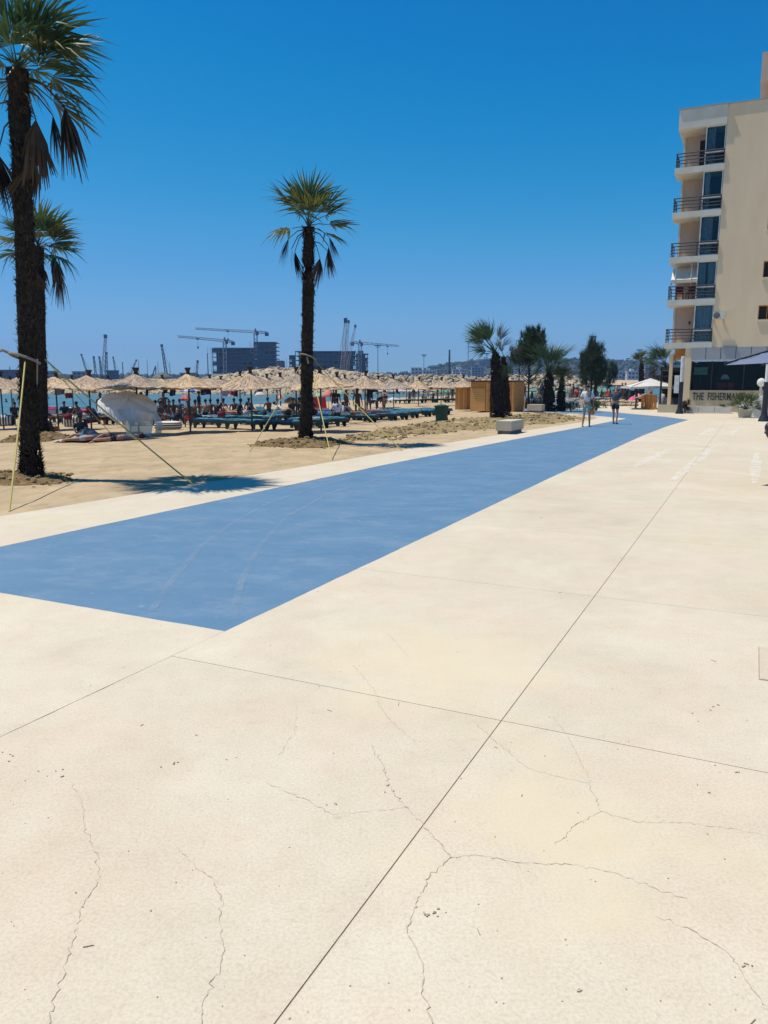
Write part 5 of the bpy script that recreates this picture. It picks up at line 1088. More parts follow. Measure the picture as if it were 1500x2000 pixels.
proto = None; protor = None; q = random.Random(13); ROWS = ['row nearest the promenade'] + [f'{ORD[k]} row from the promenade' for k in range(1, 9)]
LNG = {}
for k in range(9):
    t0 = -18.1 - 2.62 * k; smin = 27.9 + max(0, (-17.8 - t0)) * .27; cnt = 0
    for j in range(12):
        s_ = smin + .1 + 1.72 * j + (.28 if j % 2 else 0); 
        if s_ > (45.5 if k < 2 else 44) or (j > 7 and k > 4): continue
        p = W(s_, t0 + q.uniform(-.22, .22)); pxp = PXC + FPX * p.x / p.y
        if pxp < 45 or pxp > 915 or q.random() < .10 or (k == 1 and j == 2): continue
        p.z = zs(p.x, p.y) - .02; lab = f'flat blue sun lounger in the {ROWS[k]}, {ORD[cnt]} from its near end'; cnt += 1
        rz = ROT + q.uniform(-.09, .09) + (math.pi if q.random() < .3 else 0)
        if q.random() < .09 and k > 0:
            lab = lab.replace('flat blue sun lounger', 'raised blue lounger')
            if protor is None: o = protor = lounger('sun_lounger', lab, p, rz, R(38))
            else: o = dup(protor, lab, p, rz)
        elif proto is None: o = proto = lounger('sun_lounger', lab, p, rz)
        else: o = dup(proto, lab, p, rz)
        LNG[(k, cnt)] = p
for px, py, rz, lab in ((388, 806, .5, 'lounger with its dark striped back raised high under the thatch'), (421, 803, .45, 'second lounger with a raised patterned back, half behind the first')):
    p = S(px, py + 18); o = lounger('sun_lounger', lab, p, ROT + rz, R(42), 'navy'); mb = MB(); mb.grid(lambda u, v: Vector((-.34 - .66 * math.cos(R(42)) * u, -.27 + .54 * v, .45 + .66 * math.sin(R(42)) * u + .02 * math.sin(v * 9))), 6, 5)
    tw = mb.obj('beach_towel', 'stripey', loc=p, rotz=ROT + rz); tag(tw, 'striped towel over the ' + ('first' if px < 400 else 'second') + ' raised lounger back', 'towel', 'towels on raised loungers')

# wooden kiosk and changing cabin
kio = thing('wooden_kiosk', 'orange timber kiosk with a flat dark roof and a boarded hatch behind the stout palm', 'kiosk', W(49.6, -15.8), ROT); KH = 1.98
mb = MB(); mb.bx(-1.50, 1.50, .05, 2.4, .02, KH); mb.obj('core', 'wooddk', kio)
for i in range(13):
    x0 = -.42 + i * .148; mb = MB(); mb.bx(x0, x0 + .138, .0 - .004 * (i % 3), .046, .02, KH - .01); mb.obj('plank', 'wood' if i % 4 else 'woodlt', kio)
for i in range(12): mb = MB(); mb.bx(-1.50, -.45, .012, .046, KH - .01 - .05 * 1 - i * 0 - .40 + .0, KH - .01) if i == 0 else mb.bx(-1.5, -.45, -.05 - .003 * (i % 2), .04, .04 + (i - 1) * .137, .04 + (i - 1) * .137 + .128); mb.obj('hatch_board', 'woodlt' if i else 'wood', kio)
for i in range(16): y0 = .03 + i * .149; mb = MB(); mb.bx(1.503, 1.53 + .004 * (i % 2), y0, y0 + .138, .02, KH - .01); mb.obj('plank', 'wood', kio)
mb = MB(); mb.bx(-1.6, 1.62, -.16, 2.5, KH + .002, KH + .09); mb.obj('roof', 'black', kio); mb = MB(); mb.bx(.02, .06, -.03, -.006, .9, 1.05); mb.obj('door_handle', 'black', kio)
cb = thing('changing_cabin', 'narrow timber changing cabin of upright boards beneath a small thatch cap', 'cabin', W(52.2, -18.9), ROT)
for i in range(5): mb = MB(); mb.bx(-.46 + i * .185, -.46 + i * .185 + .165, 0, .04, .0, 1.62); mb.obj('plank', 'woodlt' if i % 2 else 'wood', cb)
for i in range(5): mb = MB(); mb.bx(.462, .50, .05 + i * .17, .05 + i * .17 + .15, .0, 1.62); mb.obj('plank', 'wood', cb)
mb = MB(); mb.bx(-.45, .455, .05, .9, 0, 1.6); mb.obj('core', 'wooddk', cb)
for nm, me in zip(('canopy', 'finial', 'ribs'), UM[1]): o = link(nm, me, cb, loc=(0, .45, 1.62)); o.scale = (.98, .98, 1.0); o['kind'] = 'stuff' if nm == 'ribs' else 'thing'

# stone blocks by the soil, the green bin
def block(label, a, t_w, s_d, h, rz=0.0):
    t = thing('stone_bench', label, 'bench', a, ROT + rz, 'stone benches at the promenade edge'); mb = MB(); mb.bx(-t_w / 2, t_w / 2, 0, s_d, .13, h); mb.obj('seat_block', 'stone', t); mb = MB(); mb.bx(-t_w / 2 + .06, t_w / 2 - .06, .06, s_d - .06, 0, .128); mb.obj('plinth', 'grey', t)
block('long pale stone bench block at the edge of the dug soil', G(983, 848), .62, 1.75, .50); block('smaller pale stone block between the pine and the bushy green palm', G(1043, 806), .95, .9, .52)
bp_ = S(862, 823); bn = thing('litter_bin', 'dark green wheeled litter bin standing on the dug soil', 'bin', bp_, ROT)
mb = MB(); mb.add([(-.22, -.2, 0), (.22, -.2, 0), (.22, .25, 0), (-.22, .25, 0), (-.27, -.25, .74), (.27, -.25, .74), (.27, .3, .74), (-.27, .3, .74)], [(3, 2, 1, 0), (0, 1, 5, 4), (1, 2, 6, 5), (2, 3, 7, 6), (3, 0, 4, 7), (4, 5, 6, 7)]); mb.obj('body', 'bin', bn)
mb = MB(); mb.bx(-.3, .3, -.3, .34, .742, .80); mb.ell((0, .02, .80), (.28, .30, .06), 10, 4); mb.obj('lid', 'bin', bn)
for x in (-.2, .2): mb = MB(); mb.tube([(x - .03, .27, .1), (x + .03, .27, .1)], .1, 10); mb.obj('wheel', 'black', bn)

# striped poufs and the windblown white tent
def pouf(label, px, py, w, h, m, flat=False):
    p = S(px, py); t = thing('striped_pouf', label, 'pouf', p, .1, 'striped canvas poufs'); mb = MB(); mb.ell((0, 0, h * .46), (w / 2, w * .42, h * .52), 20, 12, pw=.55); mb.obj('cushion', m, t, True)
    mb = MB(); mb.tube([(-.1, 0, h * .96), (0, 0, h * 1.12), (.1, 0, h * .96)], .02, 6); mb.obj('strap', 'ltgrey', t)
pouf('black and white striped pouf cut by the frame edge beside the nearest palm', 12, 831, .98, .62, 'stripe'); pouf('black and white striped pouf in the open sand between the palms and the tent', 143, 834, .88, .60, 'stripe'); pouf('slumped striped pouf lying flat just after the white tent', 329, 839, 1.2, .40, 'stripey')
tp_ = S(262, 851); tn = thing('beach_tent', 'white windblown beach parasol with a milky sheet hanging down to the sand', 'beach tent', tp_); tilt = Matrix.Rotation(R(14), 3, 'Y') @ Matrix.Rotation(R(27), 3, 'X'); top = Vector((-.18, 0, 1.52))
def tent(u, v):
    a = 2 * math.pi * u; r = 1.20 * v; sc8 = 1 - .06 * abs(math.sin(4 * a)) * v; z = -.36 * v ** 1.9 - .10 * v * abs(math.cos(4 * a)) ** 3 + .05 * noise.noise((math.cos(a) * 2, math.sin(a) * 2, v * 3))
    return top + tilt @ Vector((r * sc8 * math.cos(a), r * sc8 * math.sin(a), z))
mb = MB(); mb.grid(tent, 48, 10); mb.obj('canopy', 'white', tn, True)
mb = MB(); mb.grid(lambda u, v: Vector((-.38 + 1.42 * u - (.0 - .52 * u + .30) * v * 0 + .34 * v * (1 - u) - .12 * v * u, -.75 + .10 * math.sin(u * 7 + v * 3) - .25 * math.sin(math.pi * u) * (1 - .3 * v), 1.08 - .18 * u + .12 * math.sin(math.pi * u) - (1.06 + -.16 * u) * v)), 24, 12); mb.obj('hanging_sheet', 'clear', tn, True)
mb = MB(); mb.grid(lambda u, v: Vector((.86 + .24 * math.sin(v * 2.6) * 1.0 + .04 * math.sin(u * 9), -.7 + .9 * u, .98 - .96 * v)), 8, 10); mb.obj('side_sheet', 'clear', tn, True)
mb = MB(); mb.tube([top + Vector((0, 0, .08)), (.0, -.35, 0)], .022, 7); mb.obj('pole', 'whiteframe', tn)
mb = MB(); [mb.tube([top, tent(k / 8 + .0625, .98)], .008, 4) for k in range(8)]; mb.obj('ribs', 'greypanel', tn)['kind'] = 'stuff'
mb = MB(); q = random.Random(3); [mb.ell((.38 + q.gauss(0, .14), -.8 + q.gauss(0, .08), .05), (.07, .06, .05), 6, 4) for _ in range(9)]; o = mb.obj('beach_bag', 'black', loc=tp_); tag(o, 'small dark heap of things at the foot of the milky sheet', 'bag')

# ropes that stay the palms
def rope(label, a, b, m='rope', r=.017, sag=.03):
    a, b = Vector(a), Vector(b); mb = MB(); n = 12; L = (b - a).length
    mb.tube([(b - a) * (i / n) - Vector((0, 0, sag * L * 4 * (i / n) * (1 - i / n) * .25)) for i in range(n + 1)], r, 6); o = mb.obj('guy_rope', m, loc=a); return tag(o, label, 'rope', 'yellow ropes staying the palms')
Y1, Y2, Y3 = b1_.y, b2_.y, b3_.y
rope('yellow rope running from the nearest palm down to the paving edge in front of it', A(49, 706, Y1 - .25), G(18, 1000), r=.0155); rope('yellow rope from the nearest palm slanting far out to the paving beside the blue lane', A(88, 702, Y1), G(377, 946), r=.0145)
rope('pale rope hanging straight down the nearest palm trunk', A(73, 702, Y1 - .26), G(76, 925) + Vector((0, -.1, .1)), 'ropegrey', .014, 0); rope('thinner rope from the palm behind, ending near the two people lying down', A(92, 705, Y2), S(218, 848), 'rope', .0135)
rope('old brown rope from the palm behind toward the striped pouf at the frame edge', A(70, 690, Y2), S(4, 818), 'ropegrey', .015); rope('yellow rope from the slim palm down into the open sand toward the tent', A(592, 705, Y3), S(488, 882), 'rope', .0135)
rope('bright yellow rope from the slim palm to the paving edge', A(612, 735, Y3 - .2), G(649, 900), 'rope', .0135); rope('rope from the slim palm slanting over the dug soil to the paving', A(611, 700, Y3), G(786, 881), 'rope', .0135)
for bb, px, py, Yq, rr, lab in ((b1_, 46, 700, Y1, .27, 'pale strap knotted round the nearest palm trunk'), (b3_, 599, 698, Y3, .25, 'pale strap tied slantwise round the slim palm trunk')):
    c = A(px + 2, py, Yq); mb = MB(); pts = [(rr * math.cos(a), rr * math.sin(a), .10 * math.cos(a + 2.4)) for a in [i * math.pi / 9 for i in range(19)]]; mb.tube(pts, .03, 6, False); mb.tube([(-rr, -.05, .1), (-rr - .12, -.1, .16), (-rr - .25, -.1, .12)] if rr > .26 else [(0, -rr, 0), (.05, -rr - .03, -.2)], .03, 6); tag(mb.obj('trunk_strap', 'ropegrey', loc=c), lab, 'strap', 'straps on the palm trunks')

# ================================================================ PEOPLE
def skin_mesh(name, verts, edges, m, sub=1):
    me = bpy.data.meshes.new(name); me.from_pydata([v[0] for v in verts], edges, []); o = bpy.data.objects.new('tmp', me); COL.objects.link(o)
    md = o.modifiers.new('s', 'SKIN'); md.use_smooth_shade = True
    for i, v in enumerate(verts): me.skin_vertices[0].data[i].radius = v[1]; me.skin_vertices[0].data[i].use_root = (i == 0)
    ss = o.modifiers.new('u', 'SUBSURF'); ss.levels = sub; ss.render_levels = sub
    dg = bpy.context.evaluated_depsgraph_get(); dg.update(); out = bpy.data.meshes.new_from_object(o.evaluated_get(dg)); bpy.data.objects.remove(o)
    out.name = name; out.materials.clear(); out.materials.append(M[m]); out.polygons.foreach_set('use_smooth', [True] * len(out.polygons)); return out
STAND = dict(pelvis=(0, 0, .95), chest=(0, 0, 1.30), neck=(0, .01, 1.47), head=(0, -.01, 1.62), shL=(.18, 0, 1.41), elL=(.25, .03, 1.14), wrL=(.26, -.05, .90), shR=(-.18, 0, 1.41), elR=(-.25, .03, 1.14), wrR=(-.26, -.05, .90),
             hipL=(.095, 0, .90), knL=(.11, -.02, .50), anL=(.12, .03, .085), hipR=(-.095, 0, .90), knR=(-.11, -.02, .50), anR=(-.12, .03, .085), toe=(0, -1, 0))
SIT = dict(pelvis=(0, .05, .50), chest=(0, .0, .86), neck=(0, -.04, 1.03), head=(0, -.08, 1.18), shL=(.18, 0, .97), elL=(.25, -.12, .72), wrL=(.16, -.34, .62), shR=(-.18, 0, .97), elR=(-.25, -.12, .72), wrR=(-.16, -.34, .62),
           hipL=(.1, .0, .49), knL=(.14, -.44, .52), anL=(.14, -.46, .09), hipR=(-.1, 0, .49), knR=(-.14, -.44, .52), anR=(-.14, -.46, .09), toe=(0, -1, 0))
RECL = dict(pelvis=(0, 0, .52), chest=(0, .30, .72), neck=(0, .44, .84), head=(0, .53, .96), shL=(.18, .38, .80), elL=(.30, .25, .56), wrL=(.24, .02, .56), shR=(-.18, .38, .80), elR=(-.30, .25, .56), wrR=(-.24, .02, .56),
            hipL=(.1, -.05, .51), knL=(.12, -.42, .70), anL=(.12, -.82, .50), hipR=(-.1, -.05, .51), knR=(-.12, -.44, .60), anR=(-.13, -.88, .50), toe=(0, -.4, .9))
LIE = dict(pelvis=(0, 0, .13), chest=(0, .36, .14), neck=(0, .54, .16), head=(0, .69, .17), shL=(.18, .46, .14), elL=(.36, .52, .08), wrL=(.30, .74, .06), shR=(-.18, .46, .14), elR=(-.36, .52, .08), wrR=(-.30, .74, .06),
           hipL=(.1, -.05, .12), knL=(.13, -.46, .10), anL=(.14, -.86, .08), hipR=(-.1, -.05, .12), knR=(-.12, -.44, .26), anR=(-.14, -.80, .06), toe=(0, -.9, -.3))
HIPHAND = dict(STAND, elL=(.38, .05, 1.18), wrL=(.19, -.04, 1.0), elR=(-.36, .02, 1.22), wrR=(-.18, -.08, 1.08))
BEND = dict(STAND, chest=(0, -.26, 1.16), neck=(0, -.42, 1.20), head=(0, -.55, 1.20), shL=(.18, -.33, 1.18), shR=(-.18, -.33, 1.18), elL=(.2, -.36, .92), wrL=(.17, -.46, .70), elR=(-.2, -.36, .92), wrR=(-.17, -.46, .70))
def body_graph(P, fat=1.0):
    V = []; Ed = []; ix = {}
    def v(n, p, r): ix[n] = len(V); V.append((Vector(p), r if isinstance(r, tuple) else (r, r))); return ix[n]
    def e(a, b): Ed.append((ix[a], ix[b]))
    J = {k: Vector(p) for k, p in P.items()}
    v('pelvis', J['pelvis'], (.14 * fat, .105 * fat)); v('belly', J['pelvis'].lerp(J['chest'], .5), (.132 * fat, .105 * fat)); v('chest', J['chest'], (.150, .108)); v('neck', J['neck'], .055)
    hd = (J['head'] - J['neck']).normalized(); f = Vector(P.get('face', (0, -1, 0)))
    v('jaw', J['head'] - hd * .045 + f * .02, (.062, .068)); v('head', J['head'] + hd * .03, (.074, .088)); v('crown', J['head'] + hd * .10, (.052, .06)); v('nose', J['head'] + f * .105 + hd * .005, (.012, .014))
    for a, b in (('pelvis', 'belly'), ('belly', 'chest'), ('chest', 'neck'), ('neck', 'jaw'), ('jaw', 'head'), ('head', 'crown'), ('head', 'nose')): e(a, b)
    for s in 'LR':
        sh, el, wr = J['sh' + s], J['el' + s], J['wr' + s]; d = (wr - el).normalized()
        v('sh' + s, sh, .060); v('ua' + s, sh.lerp(el, .5), .048); v('el' + s, el, .038); v('fa' + s, el.lerp(wr, .4), .037); v('wr' + s, wr, .026); v('pa' + s, wr + d * .07, (.030, .016))
        for a, b in (('chest', 'sh' + s), ('sh' + s, 'ua' + s), ('ua' + s, 'el' + s), ('el' + s, 'fa' + s), ('fa' + s, 'wr' + s), ('wr' + s, 'pa' + s)): e(a, b)
        side = d.cross(Vector((0, 1, 0))).normalized() if abs(d.y) < .9 else Vector((1, 0, 0))
        for i, (o_, L) in enumerate(((-.027, .075), (-.009, .088), (.009, .082), (.027, .064))):
            b0 = wr + d * .10 + side.cross(d) * o_; v(f'f{s}{i}', b0, .0095); v(f'g{s}{i}', b0 + d * L * .6 + side * .012, .008); v(f'h{s}{i}', b0 + d * L + side * .035, .0065); e('pa' + s, f'f{s}{i}'); e(f'f{s}{i}', f'g{s}{i}'); e(f'g{s}{i}', f'h{s}{i}')
        tb = wr + d * .035 - side.cross(d) * .035; v('t' + s, tb, .011); v('u' + s, tb + d * .05 - side.cross(d) * .02, .009); e('wr' + s, 't' + s); e('t' + s, 'u' + s)
        hp, kn, an = J['hip' + s], J['kn' + s], J['an' + s]; v('hp' + s, hp, .088 * fat); v('th' + s, hp.lerp(kn, .45), .075 * fat); v('kn' + s, kn, .053); v('cf' + s, kn.lerp(an, .35), .055); v('an' + s, an, .034)
        td = Vector(P['toe']); v('he' + s, an + Vector((0, 0, -.04)) - td * .03, .034); v('to' + s, an + Vector((0, 0, -.052)) + td * .16, (.040, .022))
        for a, b in (('pelvis', 'hp' + s), ('hp' + s, 'th' + s), ('th' + s, 'kn' + s), ('kn' + s, 'cf' + s), ('cf' + s, 'an' + s), ('an' + s, 'he' + s), ('he' + s, 'to' + s)): e(a, b)
    return V, Ed, J
def cloth(P, kind, fat=1.0, add=.02):
    J = {k: Vector(p) for k, p in P.items()}; V = []; Ed = []
    def ch(parts, root=None):
        prev = root
        for p, r in parts:
            V.append((p, r if isinstance(r, tuple) else (r, r)))
            if prev is not None: Ed.append((prev, len(V) - 1))
            prev = len(V) - 1
        return prev
    if kind in ('tee', 'dress'):
        ch([(J['pelvis'].lerp(J['chest'], .06 if kind == 'tee' else -.25), (.158 * fat + add * .3, .125 * fat)), (J['pelvis'].lerp(J['chest'], .5), (.148 * fat + add * .3, .122 * fat)), (J['chest'], (.168, .126)), (J['chest'].lerp(J['neck'], .62), (.085, .080))])
        for s in 'LR': ch([(J['sh' + s], .078), (J['sh' + s].lerp(J['el' + s], .55), .068), (J['sh' + s].lerp(J['el' + s], .72), .066)], 2)
    else:
        L = .62 if kind == 'shorts' else .14; ch([(J['pelvis'] + Vector((0, 0, -.0)), (.150 * fat, .118 * fat)), (J['pelvis'].lerp(J['chest'], .22), (.148 * fat, .115 * fat))])
        for s in 'LR': ch([(J['hip' + s], .104 * fat), (J['hip' + s].lerp(J['kn' + s], L * .7), .096 * fat), (J['hip' + s].lerp(J['kn' + s], L), .094 * fat)] if kind == 'shorts' else [(J['hip' + s], .096 * fat), (J['hip' + s].lerp(J['kn' + s], L), .090 * fat)], 0)
    return V, Ed
CACHE = {}
def person(label, loc, rz, P, pn, skin='tan', top=None, bottom='navy', hair='hair', fat=1.0, scale=1.0, group=None, face=False, short=True):
    key = (pn, fat); t = thing('person', label, 'person', loc, rz, group, scale)
    if key not in CACHE: V, Ed, J = body_graph(P, fat); CACHE[key] = skin_mesh('body', V, Ed, 'skin'); CACHE[key].materials.clear(); CACHE[key].materials.append(M['skin'])
    def put_(nm, me, m): o = link(nm, me, t); o.material_slots[0].link = 'OBJECT'; o.material_slots[0].material = M[m]; return o
    put_('body', CACHE[key], skin)
    J = {k: Vector(p) for k, p in P.items()}; hd = (J['head'] - J['neck']).normalized(); f = Vector(P.get('face', (0, -1, 0)))
    for kind, m in ((top[0], top[1]) if top else (None, None), ('shorts' if short else 'trunks', bottom)):
        if not kind: continue
        k2 = (pn, fat, kind)
        if k2 not in CACHE: V, Ed = cloth(P, kind, fat); CACHE[k2] = skin_mesh('shirt' if kind in ('tee', 'dress') else 'shorts', V, Ed, 'navy')
        put_('shirt' if kind in ('tee', 'dress') else 'shorts', CACHE[k2], m)
    if hair:
        mb = MB(); c = J['head'] + hd * .055 - f * .022; z = Vector((0, 0, 1)); rot = hd.to_track_quat('Z', 'Y').to_matrix(); mb.ell(c, (.088, .104, .098), 12, 8, rot)
        if hair == 'long': mb.ell(c - f * .06 - hd * .13, (.075, .05, .16), 10, 6, rot)
        put_('hair', mb.mesh('hair', 'hair', True), 'hair')
    if face:
        sd = f.cross(hd).normalized()
        for x in (-.03, .03):
            mb = MB(); mb.ell(J['head'] + f * .088 + sd * x + hd * .035, (.017, .012, .011), 8, 6); put_('eye', mb.mesh('eye', 'black'), 'black')
        mb = MB(); mb.ell(J['head'] + f * .082 - hd * .042, (.024, .012, .007), 8, 5); put_('mouth', mb.mesh('mouth', 'maroon'), 'maroon')
        for x in (-.082, .082): mb = MB(); mb.ell(J['head'] + sd * x + hd * .02, (.014, .024, .034), 8, 6); put_('ear', mb.mesh('ear', 'skin'), skin)
    return t, J, f, hd

# the two men on the blue lane
P1 = dict(STAND, elR=(-.27, .04, 1.15), wrR=(-.24, -.16, 1.0), elL=(.27, .05, 1.14), wrL=(.24, -.03, .88), knR=(-.12, -.03, .5), anR=(-.16, -.03, .085), anL=(.13, .04, .085), knL=(.11, -.01, .5))
S1 = 1.06; g1 = G(1145, 833); m1, J, f, hd = person('man in sunglasses, white shirt and mint shorts holding an orange bag', g1, R(-8), P1, 'man1', 'skin', ('tee', 'tee'), 'teal', 'hair', 1.05, S1, 'two men standing on the blue lane', True)
mb = MB(); mb.box(J['head'] + f * .098 + hd * .035, (.135, .03, .042)); [mb.tube([J['head'] + f * .09 + hd * .04 + Vector((x, 0, 0)), J['head'] + hd * .035 + Vector((x * 1.15, 0, 0))], .006, 4) for x in (-.068, .068)]; mb.obj('sunglasses', 'black', m1)
mb = MB(); pts = [J['shL'] + Vector((-.06, -.02, .07)), Vector((.10, -.155, 1.30)), Vector((.12, -.165, 1.1)), Vector((.165, -.12, .94))]; mb.tube(pts, .018, 6); o = mb.obj('shoulder_strap', 'black', m1)
for s in 'LR': mb = MB(); a = J['an' + s]; mb.ell(a + Vector((0, -.065, -.062)), (.05, .135, .022), 10, 5); mb.obj('sandal', 'wooddk' if s == 'R' else 'black', m1)
hand = m1.matrix_basis @ (J['wrL'] + (J['wrL'] - J['elL']).normalized() * .12); hand = Matrix.Translation(g1) @ Matrix.Rotation(R(-8), 4, 'Z') @ Matrix.Scale(S1, 4) @ (J['wrL'] + (J['wrL'] - J['elL']).normalized() * .12)
bg_ = thing('carrier_bag', 'small orange bag hanging from the hand of the man in mint shorts', 'bag', hand); mb = MB(); mb.ell((0, 0, -.17), (.10, .08, .13), 10, 8); mb.obj('sack', 'orange', bg_, True); mb = MB(); mb.tube([(-.05, 0, -.08), (0, 0, .01), (.05, 0, -.08)], .008, 5); mb.obj('handle', 'orange', bg_)
P2 = dict(STAND, elR=(-.24, -.10, 1.15), wrR=(-.12, -.30, 1.12), elL=(.25, .03, 1.14), wrL=(.24, -.05, .92), anL=(.10, -.10, .085), knL=(.10, -.08, .5), anR=(-.13, .10, .085), knR=(-.11, .0, .5))
g2 = G(1200, 828); m2, J, f, hd = person('bald man in a slate shirt and black shorts turned away beside the other man', g2, R(140), P2, 'man2', 'skin', ('tee', 'slate'), 'navy', None, 1.06, 1.05, 'two men standing on the blue lane', True)
for s in 'LR': mb = MB(); a = J['an' + s]; mb.ell(a + Vector((0, -.065, -.062)), (.05, .135, .022), 10, 5); mb.obj('sandal', 'black', m2)

BG = 'bathers among the loungers'
PP = {'stand': STAND, 'sit': SIT, 'recl': RECL, 'lie': LIE, 'hip': HIPHAND, 'bend': BEND}
def bather(label, px, Y, rz, pose, skin='tan', bottom='navy', top=None, hair='hair', dz=0.0, scale=1.0, group=BG, short=False):
    p = D(px, Y); p.z += dz; return person(label, p, R(rz), PP[pose], pose, skin, top, bottom, hair, 1.0, scale, group, False, short)
for a in (
    ('woman standing with a hand on her hip beside the thatch pole after the tent', 318, 42, 30, 'hip', 'tan', 'navy', None, 'long'),
    ('child standing close beside the woman with a hand on her hip', 327, 43, -20, 'stand', 'tan', 'maroon', None, 'hair', 0, .72),
    ('dark man sitting on a lounger just after the white tent', 308, 38, 70, 'sit', 'tan', 'navy', ('tee', 'slate')),
    ('standing bather half hidden behind the white tent, turned to the sea', 262, 40, 180, 'stand', 'tan', 'navy', ('tee', 'slate')),
    ('standing bather behind the tent pole reaching for the hanging clothes', 274, 41, 160, 'hip', 'tan', 'black'),
    ('seated bather furthest back behind the white tent', 287, 46, 90, 'sit', 'tan', 'navy'),
    ('woman standing by the far thatch pole near the white tent', 194, 44, 40, 'stand', 'tan', 'pink', None, 'long'),
    ('woman in pale cloth sitting next to the pole, near the tent', 207, 43, 60, 'sit', 'tan', 'ltgrey', ('tee', 'ltgrey'), 'long'),
    ('dark bather sitting at the end of the group near the tent', 217, 42, -60, 'sit', 'tan', 'navy'),
    ('person sitting in black beside the maroon lounger before the tent', 190, 38, 80, 'recl', 'tan', 'black', ('tee', 'black')),
    ('bather with red swimwear sitting on the lounger before the raised striped back', 366, 37, 200, 'sit', 'tan', 'red', None, 'long'),
    ('dark seated bather beside the bather in red', 378, 40, 170, 'sit', 'tan', 'navy'),
    ('first of two bathers sitting side by side behind the raised loungers', 399, 42, 180, 'sit', 'skin', 'navy'),
    ('second of two bathers sitting side by side behind the raised loungers', 409, 43, 190, 'sit', 'tan', 'black'),
    ('dark clothed bather sitting upright after the two side by side', 422, 42, 150, 'sit', 'tan', 'navy', ('tee', 'black')),
    ('pale bather leaning back beside the striped flag', 447, 43, 60, 'recl', 'skin', 'ltgrey'),
    ('bather sitting straight under the striped flag', 456, 44, 200, 'sit', 'tan', 'maroon'),
    ('dark bather seated just after the striped flag', 466, 42, 120, 'sit', 'tan', 'navy', ('tee', 'navy')),
    ('bather sitting alone before the small white parasol', 485, 45, 200, 'sit', 'tan', 'black'),
    ('small figure walking at the water before the yellow parasol', 540, 78, 90, 'stand', 'tan', 'navy', ('tee', 'ltgrey')),
    ('bather stretched on a lounger with legs toward the tent', 553, 43, 70, 'recl', 'skin', 'ltgrey', ('tee', 'tee')),
    ('dark bather sitting below the yellow parasol', 570, 42, 30, 'sit', 'tan', 'black', ('tee', 'black')),
    ('second dark bather crouched under the yellow parasol', 581, 43, 90, 'sit', 'tan', 'navy', ('tee', 'navy')),
    ('man in a white shirt seen from behind sitting on a lounger after the slim palm', 658, 37.6, 200, 'sit', 'tan', 'navy', ('tee', 'tee')),
    ('dark person reclining in a chair to the right of the white shirt', 689, 38, 60, 'recl', 'tan', 'navy', ('tee', 'slate')),
    ('woman in an orange sarong standing behind the reclined chair', 698, 44, 20, 'stand', 'tan', 'orange', None, 'long'),
    ('person with a white cap standing back beyond the white shirt', 656, 48, 0, 'stand', 'tan', 'black', ('tee', 'black')),
    ('tall dark bather standing at the thatch pole beside the mint parasol', 651, 60, 10, 'stand', 'tan', 'navy', ('tee', 'slate')),
    ('dark figure bending forward near the pole past the orange sarong', 735, 48, 90, 'bend', 'tan', 'black', ('tee', 'black')),
    ('standing woman in patterned swimwear next to the bending figure', 750, 49, -60, 'hip', 'skin', 'maroon', None, 'long'),
    ('standing bather beside the bending figure, half behind the pole', 720, 50, 0, 'stand', 'tan', 'grey', ('tee', 'grey'))):
    px, Y, rz, pose = a[1:5]; dz = -.02 if pose in ('sit', 'recl') else 0
    bather(a[0], px, Y, rz, pose, *(list(a[5:6]) or ['tan']), **dict(zip(('bottom', 'top', 'hair', 'dz', 'scale'), a[6:])), short=pose == 'stand' and len(a) > 7 and bool(a[7]))
for i, (px, Y, rz, pose, bt, tp2) in enumerate(((24, 44, 40, 'sit', 'navy', ('tee', 'black')), (58, 42, 200, 'sit', 'black', None), (98, 40, 120, 'recl', 'navy', ('tee', 'slate')), (122, 44, 20, 'sit', 'navy', ('tee', 'navy')), (148, 42, 250, 'sit', 'maroon', None), (232, 42, 90, 'sit', 'black', ('tee', 'slate')), (246, 46, 10, 'stand', 'navy', None), (299, 41, 160, 'sit', 'navy', ('tee', 'black')), (336, 44, 30, 'sit', 'navy', None), (349, 46, 200, 'sit', 'black', ('tee', 'grey')), (387, 46, 90, 'stand', 'navy', ('tee', 'navy')), (434, 45, 170, 'sit', 'maroon', None), (497, 44, 60, 'recl', 'navy', ('tee', 'black')), (523, 46, 220, 'sit', 'navy', None), (608, 43, 30, 'sit', 'navy', ('tee', 'slate')), (676, 47, 120, 'stand', 'navy', None))):
    bather(f'shaded bather under the thatch, {ORD[i]} such figure counting from the palms', px, Y, rz, pose, 'tan', bt, tp2, 'hair', 0, 1, 'shaded bathers deep under the thatch')
q = random.Random(37)
for i, (px, Y) in enumerate(((70, 38), (128, 39), (160, 40), (200, 38), (222, 39), (250, 40), (300, 38), (345, 38), (360, 40), (430, 39), (478, 41), (515, 40), (560, 40), (612, 40), (672, 42), (705, 41))):
    p = D(px, Y); t = thing('beach_bag', f'{("black", "maroon", "pale", "navy")[i % 4]} beach bag standing on a lounger, {ORD[i]} bag from the nearest palm to the kiosk', 'bag', p + Vector((0, 0, .42)), q.uniform(0, 3), 'beach bags on the loungers')
    mb = MB(); mb.box((0, 0, .13), (.36, .18, .26), top=1.12); mb.ell((.02, 0, .25), (.17, .08, .07), 8, 5); mb.obj('sack', ('black', 'maroon', 'ltgrey', 'navy')[i % 4], t, True); mb = MB(); mb.tube([(-.12, .0, .25), (0, 0, .40), (.12, 0, .25)], .012, 5); mb.obj('handle', 'wooddk', t)
